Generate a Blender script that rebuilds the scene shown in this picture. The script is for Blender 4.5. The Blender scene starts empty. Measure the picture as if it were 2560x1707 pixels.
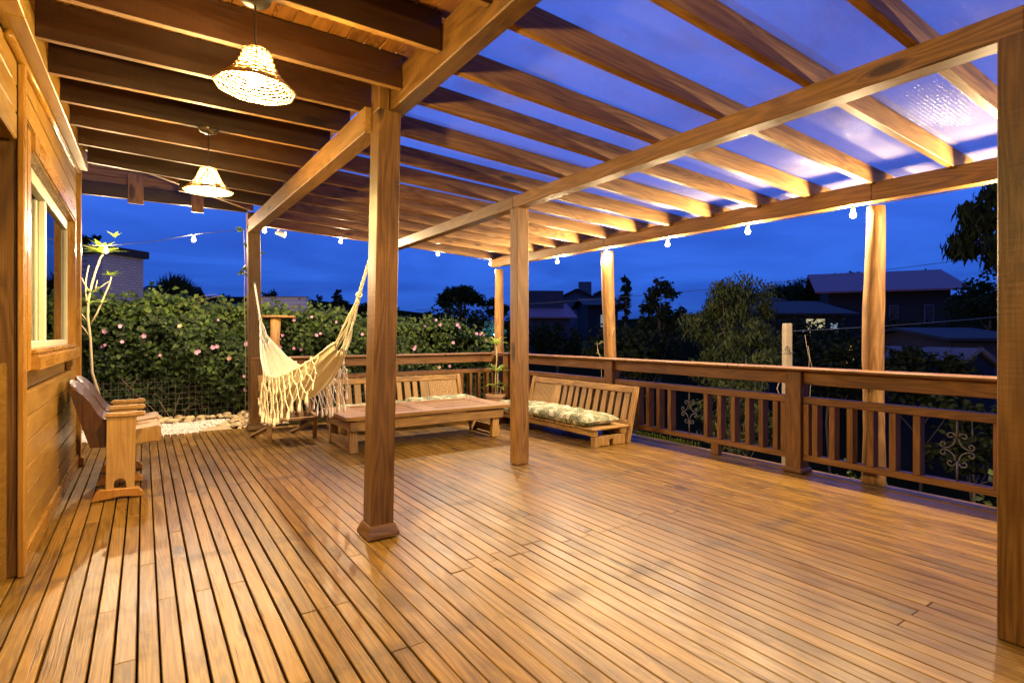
import bpy, bmesh, math, random
from mathutils import Vector, Matrix
R = random.Random(7)
C = bpy.context.scene.collection
PI = math.pi
# ------------------------------------------------------------------ camera geometry (used to read sizes and places off the site)
F_ = 1370.0; CX = 1280.0; CY = 837.0; EYE = 1.3; TH = math.radians(33.9)
FW = Vector((math.sin(TH), math.cos(TH), 0)); RT = Vector((math.cos(TH), -math.sin(TH), 0))
def ray(px, py):
    d = FW + RT * ((px - CX) / F_); d.z = (CY - py) / F_; return d
def gnd(px, py, z=0.0):
    r = ray(px, py); return Vector((0, 0, EYE)) + r * ((z - EYE) / r.z)
def onx(px, py, x):
    r = ray(px, py); return Vector((0, 0, EYE)) + r * (x / r.x)
def ony(px, py, y):
    r = ray(px, py); return Vector((0, 0, EYE)) + r * (y / r.y)
def dep(px, py, D):
    return Vector((0, 0, EYE)) + ray(px, py) * D
# ------------------------------------------------------------------ mesh builder
class MB:
    def __init__(s): s.v = []; s.f = []; s.g = []; s.t = []
    def add(s, vs, fs, gc=None, tone=None):
        o = len(s.v)
        if tone is None: tone = (R.uniform(.86, 1.14), R.random(), R.random())
        if not isinstance(tone, tuple): tone = (tone, R.random(), R.random())
        s.v += [Vector(v) for v in vs]
        s.f += [[i + o for i in f] for f in fs]
        s.g += gc if gc else [tuple(v) for v in vs]
        s.t += [tone] * len(vs)
        return s
    def frame(s, c, ax, hs, tone=None, taper=None):
        # box with centre c, three axes, half sizes; grain runs along the longest
        k = max(range(3), key=lambda i: hs[i]); o = [i for i in range(3) if i != k]
        r1, r2, r3 = R.uniform(-9, 9), R.uniform(-9, 9), R.uniform(-9, 9)
        vs = []; gc = []
        for sx in (-1, 1):
            for sy in (-1, 1):
                for sz in (-1, 1):
                    l = (sx * hs[0], sy * hs[1], sz * hs[2])
                    tp = taper if (taper and l[k] > 0) else 1
                    ll = [l[i] * (tp if i != k else 1) for i in range(3)]
                    vs.append(c + ax[0] * ll[0] + ax[1] * ll[1] + ax[2] * ll[2])
                    gc.append((l[k] + r1, l[o[0]] + r2, l[o[1]] + r3))
        fs = [(0, 1, 3, 2), (4, 6, 7, 5), (0, 4, 5, 1), (2, 3, 7, 6), (0, 2, 6, 4), (1, 5, 7, 3)]
        return s.add(vs, fs, gc, tone)
    def box(s, x0, x1, y0, y1, z0, z1, tone=None, rot=None):
        c = Vector(((x0 + x1) / 2, (y0 + y1) / 2, (z0 + z1) / 2))
        ax = [Vector((1, 0, 0)), Vector((0, 1, 0)), Vector((0, 0, 1))]
        if rot is not None: ax = [rot @ a for a in ax]
        return s.frame(c, ax, ((x1 - x0) / 2, (y1 - y0) / 2, (z1 - z0) / 2), tone)
    def beam(s, p0, p1, w, h, up=(0, 0, 1), tone=None, taper=None):
        # w across, h along 'up'
        p0 = Vector(p0); p1 = Vector(p1); d = p1 - p0; L = d.length; d.normalize(); up = Vector(up)
        sd = d.cross(up)
        if sd.length < 1e-5: sd = d.cross(Vector((0, 1, 0)))
        sd.normalize(); u = sd.cross(d).normalized()
        return s.frame((p0 + p1) / 2, [d, sd, u], (L / 2, w / 2, h / 2), tone, taper)
    def tube(s, pts, rad, n=8, cap=True, tone=None, squash=None):
        pts = [Vector(p) for p in pts]; m = len(pts)
        if not isinstance(rad, (list, tuple)): rad = [rad] * m
        vs = []; gc = []; fs = []; prev = None; acc = 0; r0 = R.uniform(-9, 9)
        for i, p in enumerate(pts):
            d = (pts[min(i + 1, m - 1)] - pts[max(i - 1, 0)])
            if d.length < 1e-9: d = Vector((0, 0, 1))
            d.normalize()
            if prev is None:
                a = d.orthogonal().normalized()
            else:
                a = prev - d * prev.dot(d)
                a = a.normalized() if a.length > 1e-6 else d.orthogonal().normalized()
            prev = a; b = d.cross(a)
            if i: acc += (p - pts[i - 1]).length
            for j in range(n):
                t = 2 * PI * j / n
                q = a * math.cos(t) * rad[i] + b * math.sin(t) * rad[i]
                vs.append(p + q); gc.append((acc + r0, math.cos(t) * rad[i] + r0, math.sin(t) * rad[i] + r0))
        for i in range(m - 1):
            for j in range(n):
                k = (j + 1) % n
                fs.append((i * n + j, i * n + k, (i + 1) * n + k, (i + 1) * n + j))
        if cap:
            fs.append(tuple(range(n))[::-1]); fs.append(tuple((m - 1) * n + j for j in range(n)))
        return s.add(vs, fs, gc, tone)
    def lathe(s, prof, n=24, c=(0, 0, 0), tone=None, cap=False):
        c = Vector(c); vs = []; fs = []; m = len(prof)
        for r, z in prof:
            for j in range(n):
                t = 2 * PI * j / n; vs.append(c + Vector((r * math.cos(t), r * math.sin(t), z)))
        for i in range(m - 1):
            for j in range(n):
                k = (j + 1) % n; fs.append((i * n + j, i * n + k, (i + 1) * n + k, (i + 1) * n + j))
        if cap:
            fs.append(tuple(range(n))[::-1]); fs.append(tuple((m - 1) * n + j for j in range(n)))
        return s.add(vs, fs, None, tone)
    def prism(s, poly, axis, a0, a1, tone=None):
        # outline in two coordinates, thickness along the axis (0 x, 1 y, 2 z)
        vs = []; n = len(poly)
        for a in (a0, a1):
            for p, q in poly:
                v = [p, q]; v.insert(axis, a); vs.append(Vector(v))
        fs = [tuple(range(n)), tuple(range(2 * n - 1, n - 1, -1))]
        for i in range(n):
            j = (i + 1) % n; fs.append((i, i + n, j + n, j))
        r = R.uniform(-9, 9)
        gc = [(v.z + r, v.x + r, v.y + r) for v in vs]
        return s.add(vs, fs, gc, tone)
    def leaf(s, p, d, nrm, L, W, fold=.25, tone=None):
        d = d.normalized(); sd = d.cross(nrm)
        if sd.length < 1e-4: sd = d.orthogonal()
        sd.normalize(); n = sd.cross(d)
        a = p; t = p + d * L - n * L * .12; m = p + d * L * .45
        l = m + sd * W * .5 + n * W * fold; r = m - sd * W * .5 + n * W * fold
        return s.add([a, l, t, r, m], [(0, 4, 1), (1, 4, 2), (0, 3, 4), (3, 2, 4)], None, tone)
    def build(s, name, mat, parent=None, bevel=0, smooth=False, seg=1):
        me = bpy.data.meshes.new(name)
        off = Vector((0, 0, 0)); p = parent
        while p is not None: off += p.location; p = p.parent
        me.from_pydata([v - off for v in s.v], [], s.f)
        a = me.attributes.new('gc', 'FLOAT_VECTOR', 'POINT'); a.data.foreach_set('vector', [x for g in s.g for x in g])
        a = me.attributes.new('tone', 'FLOAT_VECTOR', 'POINT'); a.data.foreach_set('vector', [x for g in s.t for x in g])
        bm = bmesh.new(); bm.from_mesh(me)
        bmesh.ops.recalc_face_normals(bm, faces=bm.faces) if bevel or smooth else None
        if bevel:
            ed = [e for e in bm.edges if len(e.link_faces) == 2 and e.calc_face_angle(0) > .5]
            bmesh.ops.bevel(bm, geom=ed, offset=bevel, segments=seg, affect='EDGES', clamp_overlap=True)
        bm.to_mesh(me); bm.free()
        if smooth:
            for q in me.polygons: q.use_smooth = True
        if mat is not None: me.materials.append(mat)
        o = bpy.data.objects.new(name, me); C.objects.link(o)
        if parent is not None: o.parent = parent
        return o
def tag(o, label=None, cat=None, group=None, kind=None):
    if label: o['label'] = label
    if cat: o['category'] = cat
    if group: o['group'] = group
    if kind: o['kind'] = kind
    return o
def thing(name, loc, label, cat, group=None, rz=0):
    o = bpy.data.objects.new(name, None); C.objects.link(o); o.location = Vector(loc); o.rotation_euler = (0, 0, rz)
    o.empty_display_size = .1
    return tag(o, label, cat, group)
def kids(o): return [c for c in bpy.data.objects if c.parent == o]
def copy_tree(o, loc=None, rz=None, label=None, parent=None):
    c = o.copy(); C.objects.link(c)
    if parent is not None: c.parent = parent
    if loc is not None: c.location = Vector(loc)
    if rz is not None: c.rotation_euler = (0, 0, rz)
    if label: c['label'] = label
    for ch in kids(o): copy_tree(ch, parent=c)
    return c
# ------------------------------------------------------------------ materials
def newmat(name):
    m = bpy.data.materials.new(name); m.use_nodes = True
    nt = m.node_tree; nt.nodes.clear(); return m, nt
class NT:
    def __init__(s, nt): s.nt = nt
    def n(s, t, **kw):
        x = s.nt.nodes.new(t)
        for k, v in kw.items():
            if k in x.inputs: s.set(x.inputs[k], v)
            else: setattr(x, k, v)
        return x
    def set(s, sock, v):
        if isinstance(v, bpy.types.NodeSocket): s.nt.links.new(v, sock)
        else:
            if isinstance(v, tuple) and len(v) == 3 and sock.type == 'RGBA': v = v + (1,)
            sock.default_value = v
    def m(s, op, a, b=0.0, c=None, clamp=False):
        x = s.nt.nodes.new('ShaderNodeMath'); x.operation = op; x.use_clamp = clamp
        s.set(x.inputs[0], a); s.set(x.inputs[1], b)
        if c is not None: s.set(x.inputs[2], c)
        return x.outputs[0]
    def mix(s, f, a, b, blend='MIX'):
        x = s.nt.nodes.new('ShaderNodeMix'); x.data_type = 'RGBA'; x.blend_type = blend
        s.set(x.inputs[0], f); s.set(x.inputs[6], a); s.set(x.inputs[7], b); return x.outputs[2]
    def vec(s, x, y, z):
        c = s.nt.nodes.new('ShaderNodeCombineXYZ'); s.set(c.inputs[0], x); s.set(c.inputs[1], y); s.set(c.inputs[2], z); return c.outputs[0]
    def sep(s, v):
        c = s.nt.nodes.new('ShaderNodeSeparateXYZ'); s.set(c.inputs[0], v); return c.outputs
    def noise(s, v, scale=1.0, detail=3.0, rough=.5, dist=0.0):
        x = s.nt.nodes.new('ShaderNodeTexNoise'); s.set(x.inputs['Vector'], v); x.inputs['Scale'].default_value = scale
        x.inputs['Detail'].default_value = detail; x.inputs['Roughness'].default_value = rough; x.inputs['Distortion'].default_value = dist
        return x.outputs['Fac']
    def ramp(s, f, *stops):
        x = s.nt.nodes.new('ShaderNodeValToRGB'); e = x.color_ramp.elements
        while len(e) < len(stops): e.new(.5)
        for i, (p, c) in enumerate(stops):
            e[i].position = p; e[i].color = (c, c, c, 1) if not isinstance(c, tuple) else c + (1,)
        s.set(x.inputs[0], f); return x.outputs[0]
    def attr(s, name):
        return s.n('ShaderNodeAttribute', attribute_name=name).outputs['Vector']
    def rng(s, v, a, b, c=0.0, d=1.0):
        x = s.nt.nodes.new('ShaderNodeMapRange'); x.interpolation_type = 'SMOOTHSTEP'
        s.set(x.inputs[0], v); x.inputs[1].default_value = a; x.inputs[2].default_value = b; x.inputs[3].default_value = c; x.inputs[4].default_value = d
        return x.outputs[0]
    def out(s, sh): s.nt.links.new(sh, s.n('ShaderNodeOutputMaterial').inputs[0])
def wood(name, dark, mid, light, rough=.5, k=7.0, knots=.5, bump=.25, tonev=1.0, stain=None, spec=.4, rvar=.15, warm=None, saw=0, rings=1.0, joist=False, cracks=.70):
    m, nt = newmat(name); N = NT(nt)
    g = N.sep(N.attr('gc')); t = N.sep(N.attr('tone'))
    lo = N.vec(N.m('MULTIPLY', g[0], .55), N.m('MULTIPLY', g[1], k), N.m('MULTIPLY', g[2], k))
    base = N.noise(lo, 1.0, 2.0, .45)
    kv = N.vec(N.m('MULTIPLY', g[0], 1.7), N.m('MULTIPLY', g[1], 5.5), N.m('MULTIPLY', g[2], 5.5))
    vo = N.n('ShaderNodeTexVoronoi', feature='F1'); N.set(vo.inputs['Vector'], kv); vo.inputs['Scale'].default_value = 1
    kd = N.rng(vo.outputs['Distance'], .05, .30, 1, 0)
    keep = N.m('GREATER_THAN', N.sep(vo.outputs['Color'])[0], 1 - knots)
    kd = N.m('MULTIPLY', kd, keep)
    ph = N.m('ADD', N.m('MULTIPLY', base, 15.0 * rings), N.m('MULTIPLY', kd, 1.5))
    s = N.m('MULTIPLY_ADD', N.m('SINE', N.m('MULTIPLY', ph, 6.283)), .5, .5)
    fine = N.noise(N.vec(N.m('MULTIPLY', g[0], 3.0), N.m('MULTIPLY', g[1], 170), N.m('MULTIPLY', g[2], 170)), 1.0, 2.0, .6)
    blot = N.noise(N.vec(N.m('MULTIPLY', g[0], 2.2), N.m('MULTIPLY', g[1], 9), N.m('MULTIPLY', g[2], 9)), 1.0, 4.0, .6)
    v = N.m('ADD', N.m('MULTIPLY', s, .18), N.m('ADD', N.m('MULTIPLY', fine, .47), N.m('MULTIPLY', blot, .48)))
    col = N.ramp(v, (.28, dark), (.56, mid), (.86, light))
    if warm: col = N.mix(N.rng(t[1], .80, .86), col, N.mix(.38, col, warm))
    ck = N.noise(N.vec(N.m('MULTIPLY', g[0], .9), N.m('MULTIPLY', g[1], 38), N.m('MULTIPLY', g[2], 38)), 1.0, 3.0, .55, .15)
    ck = N.rng(ck, cracks, cracks + .025)
    col = N.mix(N.m('MULTIPLY', ck, .8), col, tuple(x * .22 for x in dark))
    col = N.mix(N.m('MULTIPLY', N.rng(kd, .25, .9), .85), col, tuple(x * .30 for x in dark))
    tv = N.m('MULTIPLY_ADD', N.m('SUBTRACT', t[0], 1.0), tonev, 1.0)
    col = N.mix(1.0, col, N.vec(tv, tv, tv), 'MULTIPLY')
    rg = N.m('MULTIPLY_ADD', N.m('SUBTRACT', blot, .5), rvar * 2, rough)
    if stain:
        tc = N.n('ShaderNodeTexCoord').outputs['Object']
        tq = N.sep(tc); tt = N.m('MULTIPLY', t[2], 1.2)
        s1 = N.rng(N.noise(N.vec(tq[0], N.m('ADD', N.m('MULTIPLY', tq[1], .55), tt), tq[2]), stain[0], 6.0, .70, .3), .50, .66)
        s2 = N.rng(N.noise(N.vec(N.m('MULTIPLY', g[0], 2.4), N.m('MULTIPLY', g[1], 14), N.m('MULTIPLY', g[2], 14)), 1.0, 5.0, .7), .52, .72)
        mk = N.m('MULTIPLY', N.m('MAXIMUM', s1, N.m('MULTIPLY', s2, .55)), stain[1], clamp=True)
        if joist:
            ty = N.sep(tc)[1]; fr_ = N.m('ABSOLUTE', N.m('SUBTRACT', N.m('FRACT', N.m('DIVIDE', N.m('ADD', ty, .26), 1.59)), .5))
            js = N.m('MULTIPLY', N.rng(fr_, .008, .075, 1, 0), N.rng(N.noise(tc, 3.2, 4.0, .65), .40, .62))
            mk = N.m('MAXIMUM', mk, N.m('MULTIPLY', js, .62))
            wr = N.rng(N.noise(N.vec(N.m('MULTIPLY', g[0], 1.3), N.m('MULTIPLY', g[1], 20), N.m('MULTIPLY', g[2], 20)), 1.0, 6.0, .72, .3), .50, .74)
            col = N.mix(N.m('MULTIPLY', wr, .38), col, light)
        col = N.mix(mk, col, stain[2])
        rg = N.m('ADD', rg, N.m('MULTIPLY', mk, .12))
    b = N.n('ShaderNodeBsdfPrincipled'); N.set(b.inputs['Base Color'], col); N.set(b.inputs['Roughness'], rg)
    b.inputs['Specular IOR Level'].default_value = spec
    h = N.m('SUBTRACT', N.m('ADD', N.m('MULTIPLY', fine, .6), N.m('MULTIPLY', v, .5)), N.m('MULTIPLY', ck, 1.2))
    if saw:
        sw = N.noise(N.vec(N.m('MULTIPLY', g[0], saw), N.m('MULTIPLY', g[1], 6), N.m('MULTIPLY', g[2], 6)), 1.0, 1.0, .5)
        h = N.m('ADD', h, N.m('MULTIPLY', sw, 1.1))
    bp = N.n('ShaderNodeBump'); bp.inputs['Strength'].default_value = bump; bp.inputs['Distance'].default_value = .004
    N.set(bp.inputs['Height'], h); N.set(b.inputs['Normal'], bp.outputs[0])
    N.out(b.outputs[0]); return m
def plain(name, col, rough=.6, metal=0.0, var=.12, scale=20.0, spec=.4, bump=.0, trans=0):
    m, nt = newmat(name); N = NT(nt)
    tc = N.n('ShaderNodeTexCoord').outputs['Object']; nz = N.noise(tc, scale, 4.0, .6)
    f = N.m('MULTIPLY_ADD', N.m('SUBTRACT', nz, .5), var * 2.4, 1.0)
    t = N.sep(N.attr('tone'))[0]; f = N.m('MULTIPLY', f, t)
    c = N.mix(1.0, col, N.vec(f, f, f), 'MULTIPLY')
    b = N.n('ShaderNodeBsdfPrincipled'); N.set(b.inputs['Base Color'], c); b.inputs['Roughness'].default_value = rough
    b.inputs['Metallic'].default_value = metal; b.inputs['Specular IOR Level'].default_value = spec
    if bump:
        bp = N.n('ShaderNodeBump'); bp.inputs['Strength'].default_value = bump; bp.inputs['Distance'].default_value = .01
        N.set(bp.inputs['Height'], nz); N.set(b.inputs['Normal'], bp.outputs[0])
    if trans:
        tr = N.n('ShaderNodeBsdfTranslucent'); N.set(tr.inputs[0], c)
        mx = N.n('ShaderNodeMixShader'); mx.inputs[0].default_value = trans
        N.nt.links.new(b.outputs[0], mx.inputs[1]); N.nt.links.new(tr.outputs[0], mx.inputs[2]); N.out(mx.outputs[0])
    else: N.out(b.outputs[0])
    return m
def leafmat(name, a, b, rough=.45, trans=.3, spec=.4):
    m, nt = newmat(name); N = NT(nt); t = N.sep(N.attr('tone'))
    f = N.rng(t[0], .5, 1.5); c = N.mix(f, a, b)
    p = N.n('ShaderNodeBsdfPrincipled'); N.set(p.inputs['Base Color'], c); p.inputs['Roughness'].default_value = rough
    p.inputs['Specular IOR Level'].default_value = spec
    tr = N.n('ShaderNodeBsdfTranslucent'); N.set(tr.inputs[0], N.mix(.5, c, b))
    mx = N.n('ShaderNodeMixShader'); mx.inputs[0].default_value = trans
    N.nt.links.new(p.outputs[0], mx.inputs[1]); N.nt.links.new(tr.outputs[0], mx.inputs[2]); N.out(mx.outputs[0]); return m
def emit(name, col, st):
    m, nt = newmat(name); N = NT(nt); e = N.n('ShaderNodeEmission'); N.set(e.inputs[0], col); e.inputs[1].default_value = st; N.out(e.outputs[0]); return m
def brickmat(name, a, b, mortar, sc=1.0, bw=.22, bh=.075):
    m, nt = newmat(name); N = NT(nt); g = N.sep(N.n('ShaderNodeTexCoord').outputs['Object'])
    u = N.m('ADD', g[0], g[1])
    bt = N.n('ShaderNodeTexBrick'); N.set(bt.inputs['Vector'], N.vec(u, g[2], 0.0)); N.set(bt.inputs['Color1'], a); N.set(bt.inputs['Color2'], b)
    N.set(bt.inputs['Mortar'], mortar); bt.inputs['Scale'].default_value = sc; bt.inputs['Brick Width'].default_value = bw; bt.inputs['Row Height'].default_value = bh
    bt.inputs['Mortar Size'].default_value = .012
    p = N.n('ShaderNodeBsdfPrincipled'); N.set(p.inputs['Base Color'], bt.outputs[0]); p.inputs['Roughness'].default_value = .85; N.out(p.outputs[0]); return m
M = {}
M['deck'] = wood('deck_wood', (0.0549, 0.0258, 0.0043), (0.1537, 0.0810, 0.0142), (0.2663, 0.1559, 0.0305), rough=.35, k=9, knots=.16, bump=.22, tonev=1.0, stain=(1.6, .62, (.036, .019, .010)), spec=.36, rvar=.16, joist=True, warm=(.30, .165, .036))
M['post'] = wood('post_wood', (0.0316, 0.0132, 0.0027), (0.0889, 0.0401, 0.0084), (0.1533, 0.0756, 0.0173), rough=.42, k=6, knots=.22, bump=.25, saw=55)
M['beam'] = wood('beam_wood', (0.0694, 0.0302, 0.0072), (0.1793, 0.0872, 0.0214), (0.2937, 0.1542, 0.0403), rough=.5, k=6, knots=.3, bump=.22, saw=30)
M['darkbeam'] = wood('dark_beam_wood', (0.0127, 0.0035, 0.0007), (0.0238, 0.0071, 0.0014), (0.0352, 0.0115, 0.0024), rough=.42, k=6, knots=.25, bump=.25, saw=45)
M['pine'] = wood('rafter_pine', (0.0893, 0.0388, 0.0093), (0.2257, 0.1119, 0.0304), (0.3717, 0.2053, 0.0598), rough=.55, k=7, knots=.42, bump=.2)
M['ceil'] = wood('ceiling_wood', (0.0738, 0.0272, 0.0048), (0.1402, 0.0544, 0.0101), (0.2070, 0.0878, 0.0165), rough=.30, k=5, knots=.12, bump=.1, spec=.5)
M['wall'] = wood('wall_plank_wood', (0.1625, 0.0791, 0.0130), (0.2382, 0.1266, 0.0216), (0.2978, 0.1741, 0.0345), rough=.36, k=4.5, knots=.1, bump=.12, tonev=.6, spec=.45)
M['trim'] = wood('trim_wood', (0.1824, 0.0790, 0.0126), (0.2703, 0.1316, 0.0216), (0.3378, 0.1843, 0.0342), rough=.28, k=6, knots=.06, bump=.1, spec=.5)
M['rail'] = wood('railing_wood', (0.0518, 0.0211, 0.0048), (0.1383, 0.0600, 0.0141), (0.2399, 0.1146, 0.0296), rough=.5, k=7, knots=.22, bump=.25)
M['old'] = wood('weathered_wood', (0.0813, 0.0415, 0.0106), (0.2767, 0.1527, 0.0423), (0.5080, 0.3023, 0.0926), rough=.62, k=9, knots=.2, bump=.45, stain=(3.0, .42, (.14, .08, .04)), tonev=1.3)
M['old2'] = wood('greyed_slat_wood', (0.1714, 0.0949, 0.0337), (0.3142, 0.1960, 0.0759), (0.4141, 0.2719, 0.1138), rough=.65, k=10, knots=.15, bump=.5, tonev=1.3)
M['table'] = wood('table_top_wood', (0.1065, 0.0499, 0.0115), (0.2177, 0.1135, 0.0286), (0.3060, 0.1749, 0.0472), rough=.45, k=9, knots=.1, bump=.3)
M['log'] = wood('log_wood', (0.0889, 0.0386, 0.0091), (0.2433, 0.1258, 0.0342), (0.4079, 0.2278, 0.0681), rough=.6, k=5, knots=.3, bump=.5, stain=(2.5, .4, (.16, .08, .035)))
M['armw'] = wood('seat_shell_wood', (0.0227, 0.0069, 0.0012), (0.0544, 0.0191, 0.0034), (0.0816, 0.0330, 0.0068), rough=.4, k=5, knots=.0, bump=.15, stain=(3.2, .9, (.022, .009, .004)))
M['armp'] = wood('chair_panel_wood', (0.2142, 0.1138, 0.0358), (0.3142, 0.1834, 0.0632), (0.3856, 0.2403, 0.0928), rough=.5, k=7, knots=.05, bump=.25, stain=(8.0, .35, (.2, .11, .05)))
M['foot'] = wood('chair_foot_wood', (0.2428, 0.0949, 0.0169), (0.3284, 0.1455, 0.0274), (0.3927, 0.1897, 0.0422), rough=.4, k=6, knots=.0, bump=.1)
M['frame'] = plain('window_frame_paint', (.50, .49, .42), .35, var=.05)
M['white'] = plain('white_paint', (.78, .76, .70), .5)
M['metal'] = plain('dull_steel', (.16, .15, .12), .35, .8)
M['iron'] = plain('wrought_iron', (.13, .12, .11), .55, .4, bump=.3, scale=90)
M['rattan'] = plain('rattan', (.36, .22, .08), .5, bump=.3, scale=120, var=.3, trans=.12)
M['cord'] = plain('dark_cord', (.045, .03, .02), .6)
M['cable'] = plain('black_cable', (.03, .03, .03), .5)
M['cotton'] = plain('cream_cotton', (.88, .84, .72), .9, bump=.25, scale=160, var=.14, trans=.18, spec=.15)
M['cotton2'] = plain('cotton_rope', (.88, .85, .75), .9, bump=.4, scale=220, var=.15, spec=.15)
M['concrete'] = plain('weathered_concrete', (.22, .18, .13), .85, bump=.4, scale=14, var=.25)
M['pebble'] = plain('white_gravel', (.66, .62, .54), .7, scale=40, var=.1)
M['stone'] = plain('river_stone', (.40, .31, .17), .6, scale=25, var=.25)
M['roofw'] = plain('pale_roof_tin', (.25, .10, .12), .7, scale=3, var=.2)
M['roofd'] = plain('dark_roof_tile', (.024, .018, .018), .8, scale=5, var=.3)
M['wallp'] = plain('pale_plaster', (.10, .088, .10), .85, scale=2, var=.25)
M['wallg'] = plain('grey_plaster', (.045, .038, .05), .85, scale=2, var=.3)
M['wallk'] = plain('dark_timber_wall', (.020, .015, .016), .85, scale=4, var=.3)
M['dark'] = plain('dark_opening', (.012, .012, .014), .4)
M['teal'] = plain('teal_tarp', (.02, .42, .36), .6)
M['bark'] = plain('bark', (.12, .085, .055), .9, bump=.5, scale=30, var=.35)
M['palebark'] = plain('pale_bark', (.36, .29, .17), .7, bump=.4, scale=50, var=.25)
M['pot'] = plain('terracotta_pot', (.33, .20, .12), .8, bump=.2, scale=30)
M['leaf'] = leafmat('vine_leaf', (.008, .020, .004), (.060, .098, .014), rough=.5, spec=.22)
M['leafy'] = leafmat('bright_leaf', (.10, .17, .02), (.30, .40, .06), trans=.4)
M['leafe'] = leafmat('eucalypt_leaf', (.016, .026, .006), (.075, .09, .022), trans=.25, rough=.65, spec=.15)
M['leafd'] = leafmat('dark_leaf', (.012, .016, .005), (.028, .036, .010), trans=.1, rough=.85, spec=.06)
M['petal'] = leafmat('lilac_petal', (.55, .26, .44), (.72, .42, .60), trans=.35, rough=.6)
M['petal2'] = leafmat('faded_petal', (.55, .33, .20), (.70, .48, .34), trans=.35, rough=.6)
M['brickp'] = brickmat('pale_brick', (.40, .34, .33), (.33, .28, .27), (.20, .17, .17), 1.0, .25, .09)
M['brick2'] = brickmat('cream_block', (.58, .50, .45), (.50, .43, .40), (.26, .21, .20), 1.0, .42, .15)
# ---- special materials
def sheetmat():
    m, nt = newmat('translucent_sheet'); N = NT(nt)
    g = N.sep(N.n('ShaderNodeTexCoord').outputs['Object'])
    w = N.m('SINE', N.m('MULTIPLY', g[1], 2 * PI / .024))
    nz = N.noise(N.vec(N.m('MULTIPLY', g[0], 26), N.m('MULTIPLY', g[1], 70), g[2]), 1.0, 4.0, .65)
    dirt = N.rng(N.noise(N.vec(N.m('MULTIPLY', g[0], 1.0), N.m('MULTIPLY', g[1], 1.6), 0.0), 1.0, 6.0, .68, .6), .46, .74)
    tr = N.n('ShaderNodeBsdfTransparent'); N.set(tr.inputs[0], N.mix(dirt, (.90, .92, .97), (.62, .62, .66)))
    df = N.n('ShaderNodeBsdfTranslucent'); N.set(df.inputs[0], (.72, .70, .70))
    d2 = N.n('ShaderNodeBsdfDiffuse'); N.set(d2.inputs[0], (.58, .54, .53))
    gl = N.n('ShaderNodeBsdfGlossy'); gl.inputs['Roughness'].default_value = .16; N.set(gl.inputs[0], (.9, .9, .9))
    bp = N.n('ShaderNodeBump'); bp.inputs['Strength'].default_value = .9; bp.inputs['Distance'].default_value = .003
    N.set(bp.inputs['Height'], N.m('ADD', w, N.m('MULTIPLY', nz, 1.5))); N.set(gl.inputs['Normal'], bp.outputs[0])
    L = N.nt.links
    a = N.n('ShaderNodeMixShader'); a.inputs[0].default_value = .65; L.new(df.outputs[0], a.inputs[1]); L.new(d2.outputs[0], a.inputs[2])
    b = N.n('ShaderNodeMixShader'); N.set(b.inputs[0], N.m('MULTIPLY_ADD', N.m('ADD', dirt, N.m('MULTIPLY', N.m('SUBTRACT', nz, .5), .55)), .16, .36)); L.new(tr.outputs[0], b.inputs[1]); L.new(a.outputs[0], b.inputs[2])
    c = N.n('ShaderNodeMixShader'); c.inputs[0].default_value = .022; L.new(b.outputs[0], c.inputs[1]); L.new(gl.outputs[0], c.inputs[2])
    N.out(c.outputs[0]); return m
def glassmat():
    m, nt = newmat('window_glass'); N = NT(nt)
    tr = N.n('ShaderNodeBsdfTransparent'); N.set(tr.inputs[0], (.86, .9, .9)); gl = N.n('ShaderNodeBsdfGlossy'); gl.inputs['Roughness'].default_value = .015
    fr = N.n('ShaderNodeFresnel'); fr.inputs[0].default_value = 1.5
    c = N.n('ShaderNodeMixShader'); N.set(c.inputs[0], N.m('ADD', fr.outputs[0], .06, clamp=True)); N.nt.links.new(tr.outputs[0], c.inputs[1]); N.nt.links.new(gl.outputs[0], c.inputs[2])
    N.out(c.outputs[0]); return m
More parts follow.
